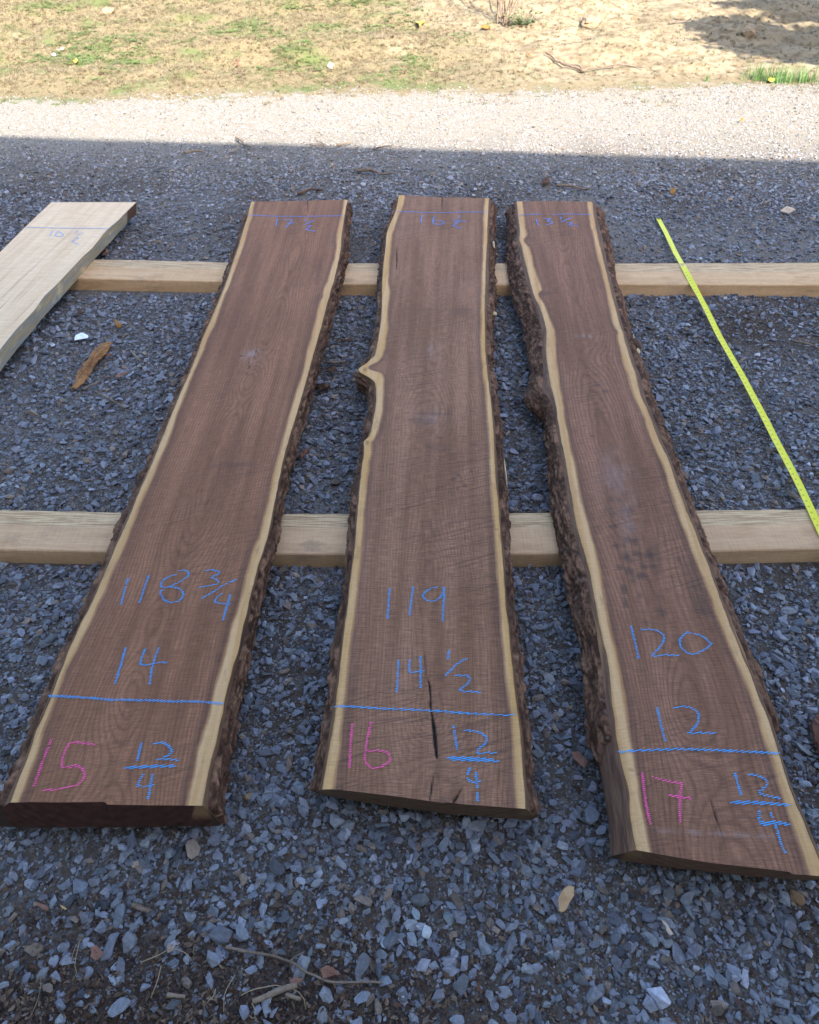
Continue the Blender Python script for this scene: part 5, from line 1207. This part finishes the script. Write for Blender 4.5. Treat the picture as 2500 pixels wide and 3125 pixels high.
# ---- named larger stones (the ones that stand out)
rock_meshes = [rock_mesh('stone', MAT_STONE_ONE, 200+i, 15 + i % 5, .05) for i in range(9)]
BIG = [('L1', 40, 125, 65, 1.25), ('L1', 60, 360, 70, 1.), ('L1', 575, 255, 60, 1.3), ('L1', 825, 180, 50, 1.), ('L1', 980, 35, 60, .9), ('L1', 1170, 470, 60, 1.), ('L1', 365, 910, 75, 1.1), ('L1', 690, 590, 45, .8), ('L1', 90, 710, 55, 1.2), ('L1', 1190, 720, 45, 1.3), ('L1', 1195, 1280, 45, 1.2), ('L1', 265, 1060, 45, 1.4), ('L1', 540, 1320, 50, 1.),
 ('L2', 880, 250, 75, .9), ('L2', 670, 280, 50, 1.3), ('L2', 430, 570, 62, 1.4), ('L2', 200, 650, 50, 1.2), ('L2', 1200, 590, 55, 1.35), ('L2', 1370, 680, 60, 1.5), ('L2', 1610, 580, 50, 1.3), ('L2', 1100, 1290, 95, 1.1), ('L2', 1250, 1270, 60, 1.1), ('L2', 440, 385, 60, .9), ('L2', 820, 450, 50, .9), ('L2', 1690, 310, 60, 1.), ('L2', 1430, 1330, 50, 1.1),
 ('L3', 240, 55, 60, 1.), ('L3', 265, 135, 70, 1.), ('L3', 710, 360, 80, 1.15), ('L3', 210, 400, 60, 1.), ('L3', 310, 420, 50, 1.), ('L3', 180, 1010, 78, 1.45), ('L3', 410, 890, 75, 1.1), ('L3', 300, 660, 60, 1.1), ('L3', 820, 660, 52, 1.2), ('L3', 980, 680, 50, 1.), ('L3', 1250, 760, 88, 1.3), ('L3', 1610, 700, 85, .8), ('L3', 1390, 580, 65, 1.2), ('L3', 1420, 350, 85, .7), ('L3', 1320, 310, 45, 1.3), ('L3', 730, 1400, 65, .75), ('L3', 920, 1230, 60, 1.2), ('L3', 860, 1470, 55, 1.3), ('L3', 1200, 1470, 55, .8), ('L3', 1680, 840, 50, 1.2), ('L3', 1090, 1070, 42, 1.5), ('L3', 660, 820, 48, 1.3), ('L3', 820, 770, 48, 1.25), ('L3', 1600, 1050, 55, 1.),
 ('A4', 370, 125, 35, 1.3), ('A4', 115, 820, 55, 1.3), ('A4', 220, 360, 42, 1.2), ('A4', 1000, 1395, 55, 1.), ('B4', 1540, 230, 40, 1.), ('B4', 1680, 355, 60, 1.3), ('B4', 350, 1330, 65, 1.2), ('B4', 60, 930, 45, 1.2), ('B4', 90, 770, 38, 1.3), ('B4', 1610, 560, 40, 1.1), ('B4', 345, 1230, 45, 1.1), ('B4', 1600, 850, 50, .9), ('B4', 1010, 1370, 45, 1.2),
 ('R5', 1030, 1600, 80, 1.2), ('R5', 990, 1350, 52, .9), ('R5', 910, 530, 66, 1.2), ('R5', 730, 540, 45, 1.2), ('R5', 845, 420, 56, 1.2), ('R5', 890, 830, 48, 1.3), ('R5', 835, 710, 48, 1.4), ('R5', 640, 510, 38, 1.1), ('R5', 1060, 240, 48, 1.4), ('R5', 1020, 1460, 50, 1.1),
 ('N', 690, 1160, 52, .85), ('N', 800, 1165, 58, 1.), ('N', 380, 1170, 38, 1.1), ('N', 505, 800, 50, 1.), ('N', 375, 850, 38, 1.2)]
BROWN = [('A4', 1635, 1135, 40, (.30, .19, .10), 'smooth orange brown pebble beside the front corner of slab 15'), ('L3', 1495, 455, 38, (.22, .14, .10), 'brown pebble in the lower right gravel'), ('B4', 55, 525, 28, (.19, .11, .08), 'dull red pebble left of the slab marked 16'), ('B4', 1655, 705, 36, (.14, .09, .08), 'purplish brown pebble right of the slab marked 16'), ('L3', 670, 775, 42, (.20, .13, .10), 'brown pebble half under a pale stone in front of slab 17'), ('C3', 1615, 178, 28, (.32, .25, .14), 'tan pebble right of slab 17 behind the near bearer'), ('C4', 88, 548, 22, (.30, .19, .09), 'small orange pebble left of the slab marked 17'), ('L3', 1680, 1180+0, 0, (0, 0, 0), ''), ('G1', 0, 0, 0, (0, 0, 0), ''), ('S', 2435, 2738, 32, (.22, .13, .07), 'rusty brown stone below the front end of slab 17')]
for i, (r, x, y, rad, br) in enumerate(BIG):
    c = P(r, x, y, .006); d = P(r, x + rad, y, .006); R_ = np.linalg.norm(d - c)*.88
    o = bpy.data.objects.new('stone', rock_meshes[i % 9]); C.objects.link(o)
    o.location = (c[0], c[1], tz(c[0], c[1]) + R_*.22)
    o.scale = (R_*random.uniform(1.0, 1.2), R_*random.uniform(.75, .95), R_*random.uniform(.4, .55))
    o.rotation_euler = (random.uniform(-.2, .2), random.uniform(-.2, .2), random.uniform(0, 6.28))
    v = .195*br
    o.color = (v*.985, v, v*1.02, 1)
    if br > 1.15: tag(o, 'pale angular stone, one of the larger light grey stones among the gravel', 'stone', 'larger pale stones in the gravel')
    else: tag(o, 'blue grey angular stone, one of the larger dull grey stones among the gravel', 'stone', 'larger dull grey stones in the gravel')
pebble_me = [rock_mesh('pebble', MAT_STONE_ONE, 300+i, 26, .12) for i in range(3)]
for i, (r, x, y, rad, cc, lb) in enumerate(BROWN):
    if not rad: continue
    c = P(r, x, y, .006); R_ = np.linalg.norm(P(r, x+rad, y, .006) - c)*.95
    o = bpy.data.objects.new('pebble', pebble_me[i % 3]); C.objects.link(o)
    for p_ in pebble_me[i % 3].polygons: p_.use_smooth = True
    o.location = (c[0], c[1], tz(c[0], c[1]) + R_*.3); o.scale = (R_, R_*.8, R_*.55); o.rotation_euler = (0, .1, i*1.3); o.color = (*cc, 1)
    tag(o, lb, 'pebble')

# ---- on the bank
def grass_tuft(px_, py_, n, hgt, spread, label, mat=MGREEN, rr_=.05):
    c = atT(px_, py_); V, Fs = [c + np.array([-.002, 0, -.03]), c + np.array([.002, 0, -.03])], []
    for _ in range(n):
        a = random.uniform(0, 6.28); bx, by = random.gauss(0, rr_), random.gauss(0, rr_*.7)
        h_ = hgt*random.uniform(.45, 1); ln = spread*random.uniform(.1, 1)*h_; w_ = .0028; o = len(V)
        for t in (0, .35, .7, 1):
            x = c[0]+bx+math.cos(a)*ln*t*t; y = c[1]+by+math.sin(a)*ln*t*t; z = tz(c[0]+bx, c[1]+by)-.003 + h_*t*(1-.25*t*spread)
            ww = w_*(1-.85*t)
            V += [(x-math.sin(a)*ww, y+math.cos(a)*ww, z), (x+math.sin(a)*ww, y-math.cos(a)*ww, z)]
        Fs.append((0, 1, o))
        for q in range(3): Fs.append((o+2*q, o+2*q+1, o+2*q+3, o+2*q+2))
    return tag(mesh_py('grass_tuft', V, Fs, mat, loc=tuple(c)), label, 'grass tuft', None)
grass_tuft(2310, 240, 110, .14, .5, 'green grass tuft at the edge of the gravel, leftmost of the three at right', rr_=.06)
grass_tuft(2378, 250, 130, .15, .5, 'green grass tuft at the edge of the gravel, middle one of the three at right', rr_=.055)
grass_tuft(2455, 250, 110, .15, .6, 'green grass tuft at the edge of the gravel by the right frame edge', rr_=.06)
grass_tuft(2157, 248, 22, .07, .5, 'tiny green grass sprig alone at the gravel edge', rr_=.007)
def shrub():
    c = atT(1545, 64); V, Fs = [], []
    root = empty('shrub', tuple(c)); tag(root, 'bare thin stemmed shrub on the sunny bank at the top of the picture', 'shrub')
    def tube(A_, B_, r0, r1):
        A_, B_ = np.array(A_), np.array(B_); n = 7; o = len(V)
        t_ = (B_-A_)/np.linalg.norm(B_-A_); sd_ = np.cross(t_, [0, 1, .01]); sd_ /= np.linalg.norm(sd_); up = np.cross(sd_, t_)
        off = np.array([random.gauss(0, 1) for _ in range(3)])*.03
        for i in range(n):
            t = i/(n-1); X = A_+(B_-A_)*t + off*math.sin(t*3.14)
            for j in range(5):
                a = j*1.2566; V.append(X+(sd_*math.cos(a)+up*math.sin(a))*(r0+(r1-r0)*t))
        for i in range(n-1):
            for j in range(5): Fs.append((o+i*5+j, o+i*5+(j+1) % 5, o+(i+1)*5+(j+1) % 5, o+(i+1)*5+j))
    for i in range(11):
        a = -1.2 + 2.4*i/10 + random.uniform(-.1, .1); h_ = random.uniform(.6, 1.1)
        b = c + np.array([random.gauss(0, .035), random.gauss(0, .03), -.01])
        e = b + np.array([math.sin(a)*h_*.35, random.uniform(-.1, .25)*h_, h_])
        tube(b, e, .0065, .002)
        for _ in range(3):
            t = random.uniform(.35, .85); p0 = b+(e-b)*t; tube(p0, p0+np.array([random.uniform(-.18, .18), random.uniform(-.1, .1), random.uniform(.1, .3)]), .003, .001)
    mesh_py('stems', V, Fs, MTWIG, root, smooth=True, loc=tuple(c))
    # low dark leafy weed right of it
    c2 = atT(1592, 62); V2, F2 = [c2 + np.array([-.002, 0, -.01]), c2 + np.array([.002, 0, -.01])], []
    for _ in range(150):
        u = np.array([random.gauss(0, .10), random.gauss(0, .06), abs(random.gauss(0, .05))]); s_ = random.uniform(.012, .028); a = random.uniform(0, 6.28); tl = random.uniform(-.6, .6)
        p0 = c2 + u; d = np.array([math.cos(a), math.sin(a), tl]); n_ = np.array([-d[1], d[0], .2]); o = len(V2)
        V2 += [p0-d*s_, p0+n_*s_*.5, p0+d*s_, p0-n_*s_*.5]; F2 += [(o, o+1, o+2, o+3), (0, o, 1) if False else (0, 1, o)]
    tag(mesh_py('weed', V2, F2, plain('weed_leaf', (.05, .075, .03), (.12, .14, .06), 40), loc=tuple(c2)), 'low dark leafy weed beside the bare shrub stems', 'weed')
shrub()
twig('fallen_branch', 'U2', [(575, 225), (650, 236), (740, 245), (820, 262), (905, 282), (985, 288)], MTWIG, 'thin fallen branch at the foot of the sunny bank', 'branch', .010, .012, terr=True, forks=[[(738, 243), (715, 262), (680, 268)]])
twig('stick', 'U2', [(1090, 102), (1140, 98), (1185, 92)], MTWIG, 'thin stick on the bank left of the tree shadow', rad=.008, terr=True)
for (r, x, y, s_, m_, lb) in [('U1', 1390, 217, 15, MLEAFP, 'pale curled leaf on the dry grass right of centre at top'), ('U1', 245, 170, 20, MLEAFP, 'pale pink leaf on the dry grass at far upper left'), ('U1', 320, 265, 12, MLEAFY, 'orange leaf on the dry grass at upper left'), ('U1', 1000, 272, 9, MLEAFR, 'small rusty leaf low on the dry grass'), ('U1', 230, 243, 9, MPAPER, 'tiny white leaf flake at upper left'), ('U2', 48, 112, 18, MLEAFY, 'yellow green leaf on the bank near the shrub'), ('U2', 500, 234, 9, MORANGE, 'small bright orange leaf above the fallen branch'), ('U2', 325, 45, 26, MORANGE, 'long orange brown leaf left of the shrub'), ('U2', 1520, 348, 16, MLEAFY, 'yellowish leaf at the foot of the green grass tufts'), ('U2', 1395, 520, 8, MORANGE, 'small orange chip on the sunlit gravel at right')]:
    chip('dead_leaf', r, [(x-s_, y), (x-s_*.4, y-s_*.38), (x+s_*.5, y-s_*.42), (x+s_, y+s_*.1), (x+s_*.4, y+s_*.35), (x-s_*.5, y+s_*.3)], m_, lb, 'leaf', .004, .022, .008, terr=True)
CLODS = [(1480, 345, 22, 'U1', 'dark dirt clod where the dry grass meets the gravel'), (455, 45, 20, 'U1', 'dark tuft of dirt in the grass at top left'), (465, 290, 14, 'U2', 'dirt clod at the gravel edge right of centre'), (762, 108, 18, 'U2', 'brown clod on the bare sand'), (775, 68, 15, 'U2', 'rusty clod on the bank above the brown one'), (1115, 322, 13, 'U2', 'small dark clod near the green sprig'), (1350, 305, 15, 'U2', 'reddish clod left of the green grass tufts'), (540, 105, 10, 'U2', 'small clod under the weed'), (1440, 84, 18, 'U2', 'pinkish clod in the tree shadow'), (1495, 120, 12, 'U2', 'small pink clod on the shadow edge'), (95, 300, 11, 'U2', 'tiny dark clod at the foot of the dry grass')]
clod_me = [rock_mesh('dirt_clod', MCLOD, 400+i, 22, .1) for i in range(3)]
for i, (x, y, s_, r, lb) in enumerate(CLODS):
    c = atT(*S(r, x, y)); R_ = np.linalg.norm(atT(*S(r, x+s_, y)) - c)*.8
    o = bpy.data.objects.new('dirt_clod', clod_me[i % 3]); C.objects.link(o)
    o.location = (c[0], c[1], c[2] + R_*.3); o.scale = (R_, R_*.8, R_*.6); o.rotation_euler = (0, 0, i)
    tag(o, lb, 'dirt clod')

# ------------------------------------------------------------------ the barn behind the camera that throws the shade
def barn():
    H = 5.6
    p0 = at(0, 416, .01); p1 = at(2500, 490, .01)
    hx = Ldir.x/-Ldir.z*H; hy = Ldir.y/-Ldir.z*H
    e0 = np.array([p0[0]-hx, p0[1]-hy]); e1 = np.array([p1[0]-hx, p1[1]-hy])
    d = (e1-e0)/np.linalg.norm(e1-e0); nrm = np.array([-d[1], d[0]])      # points toward +Y
    mid = (e0+e1)/2
    k = M('barn_siding'); o = k.obj(); xo = k.sep(o)[0]
    rib = k.math('POWER', k.math('ABSOLUTE', k.math('SINE', k.math('MULTIPLY', xo, 14.))), 6.)
    mw = k.out(k.mix(k.rng(k.noise(o, 2, 4), .4, .7), (.55, .52, .47), (.62, .59, .54)), .5, k.bump(rib, .8, .02))
    k = M('barn_roofing'); o = k.obj(); xo = k.sep(o)[0]
    rib = k.math('POWER', k.math('ABSOLUTE', k.math('SINE', k.math('MULTIPLY', xo, 14.))), 6.)
    mr = k.out((.20, .21, .22), .45, k.bump(rib, .8, .02))
    root = empty('barn', (mid[0], mid[1], 0)); root.rotation_euler = (0, 0, math.atan2(d[1], d[0]))
    tag(root, 'metal sided barn standing behind the camera, its eave throwing the shade', 'barn')
    def box(name, x0, x1, y0, y1, z0, z1, m, slope=0):
        V = [(x, y, z + (y1-y)*slope) for x in (x0, x1) for y in (y0, y1) for z in (z0, z1)]
        Fs = [(0, 1, 3, 2), (4, 6, 7, 5), (0, 4, 5, 1), (2, 3, 7, 6), (0, 2, 6, 4), (1, 5, 7, 3)]
        me = bpy.data.meshes.new(name); me.from_pydata(V, [], Fs); me.materials.append(m); me.update()
        ob = bpy.data.objects.new(name, me); C.objects.link(ob); ob.parent = root; return ob
    box('roof', -13, 13, -6, 0, H-.06, H, mr, .22)
    box('rear_roof', -13, 13, -12, -6.003, H-.06+2.64, H+2.64, mr, -.22) if False else None
    box('wall', -12.7, 12.7, -.75, -.6, -.05, H-.07+.13, mw)
    box('side_wall', -12.7, -12.55, -6, -.753, -.05, H-.07+.13, mw); box('side_wall', 12.55, 12.7, -6, -.753, -.05, H-.07+.13, mw)
    box('rear_wall', -12.7, 12.7, -6, -5.85, -.05, H+1.15, mw)
    box('fascia', -13, 13, .002, .03, H-.2, H+.01, mr)
barn()

# ------------------------------------------------------------------ the tree right of the view that dapples the bank
def tree():
    base = np.array([7.4, 5.6]); zb = tz(*base)
    root = empty('tree', (base[0], base[1], zb)); tag(root, 'small leafy tree out of view to the right, its shade falling on the sandy bank', 'tree')
    V, Fs = [], []
    def tube(pts, r0, r1):
        o = len(V); n = len(pts)
        for i, p in enumerate(pts):
            t_ = np.array(pts[min(i+1, n-1)])-np.array(pts[max(i-1, 0)]); t_ /= np.linalg.norm(t_)
            sd_ = np.cross(t_, [.3, 1, .1]); sd_ /= np.linalg.norm(sd_); up = np.cross(sd_, t_); r_ = r0+(r1-r0)*i/(n-1)
            for j in range(8): a = j*.7854; V.append(np.array(p)+(sd_*math.cos(a)+up*math.sin(a))*r_)
        for i in range(n-1):
            for j in range(8): Fs.append((o+i*8+j, o+i*8+(j+1) % 8, o+(i+1)*8+(j+1) % 8, o+(i+1)*8+j))
    b3 = np.array([*base, zb])
    tube([b3+(0, 0, -.1), b3+(-.05, .05, 1.2), b3+(-.2, 0, 2.4), b3+(-.1, .1, 4.2), b3+(0, 0, 5.6)], .16, .04)
    hx, hy = Ldir.x/-Ldir.z, Ldir.y/-Ldir.z
    tips = []
    # shaded spots on the bank, each traced back along the light to a limb
    spots = [(2235, 56, 2.6), (2275, 60, 2.7), (2300, 66, 2.8), (2360, 75, 2.9), (2340, 10, 3.2), (2380, 15, 3.3), (2420, 20, 3.3), (2480, 40, 3.2), (2380, 85, 3.0), (2440, 92, 3.0), (2495, 85, 3.1), (2410, 122, 2.8), (2465, 130, 2.8), (2445, 150, 2.8), (2500, 125, 2.9), (2560, 30, 3.3), (2560, 90, 3.2), (2600, 130, 3.0), (2650, 60, 3.4), (2700, 20, 3.6), (2480, 8, 3.5), (2400, 5, 3.4)]
    lv, lf = [], []
    for (x, y, h) in spots:
        gpt = atT(x, max(y, 3)); z = gpt[2]+h
        p = np.array([gpt[0]-hx*h, gpt[1]-hy*h, z])
        st = b3+np.array([-.1, 0, random.uniform(1.8, 3.2)])
        tube([st, (st+p)/2+np.array([0, 0, .15]), p], .03, .008)
        for _ in range(800):
            u = np.array([random.gauss(0, .15), random.gauss(0, .055), random.gauss(0, .04)])
            a = np.array([random.gauss(0, 1), random.gauss(0, 1), random.gauss(0, .5)]); a /= np.linalg.norm(a)
            b_ = np.cross(a, [random.gauss(0, 1), random.gauss(0, 1), 1]); b_ /= np.linalg.norm(b_); s_ = random.uniform(.05, .09); o = len(lv)
            q = p+u
            lv += [q-a*s_, q+b_*s_*.5, q+a*s_, q-b_*s_*.5]; lf.append((o, o+1, o+2, o+3))
    for _ in range(20000):  # unseen upper crown, enlarged to block skylight and deepen the bank's shade
        r_ = random.random()**.4
        th, ph = random.uniform(0, 6.28), math.acos(random.uniform(-.6, 1))
        q = b3+np.array([.2+3.0*r_*math.sin(ph)*math.cos(th), 1.6+3.0*r_*math.sin(ph)*math.sin(th), 4.8+1.5*r_*math.cos(ph)])
        if q[2] - zb < 3.6: continue
        a = np.array([random.gauss(0, 1), random.gauss(0, 1), random.gauss(0, .5)]); a /= np.linalg.norm(a)
        b_ = np.cross(a, [random.gauss(0, 1), random.gauss(0, 1), 1]); b_ /= np.linalg.norm(b_); s_ = random.uniform(.04, .07); o = len(lv)
        lv += [q-a*s_, q+b_*s_*.5, q+a*s_, q-b_*s_*.5]; lf.append((o, o+1, o+2, o+3))
    mesh_py('trunk', V, Fs, MTWIG, root, smooth=True, loc=(base[0], base[1], zb))
    mesh_py('crown', lv, lf, plain('tree_leaf', (.03, .07, .02), (.08, .14, .04), 5), root, loc=(base[0], base[1], zb))
tree()
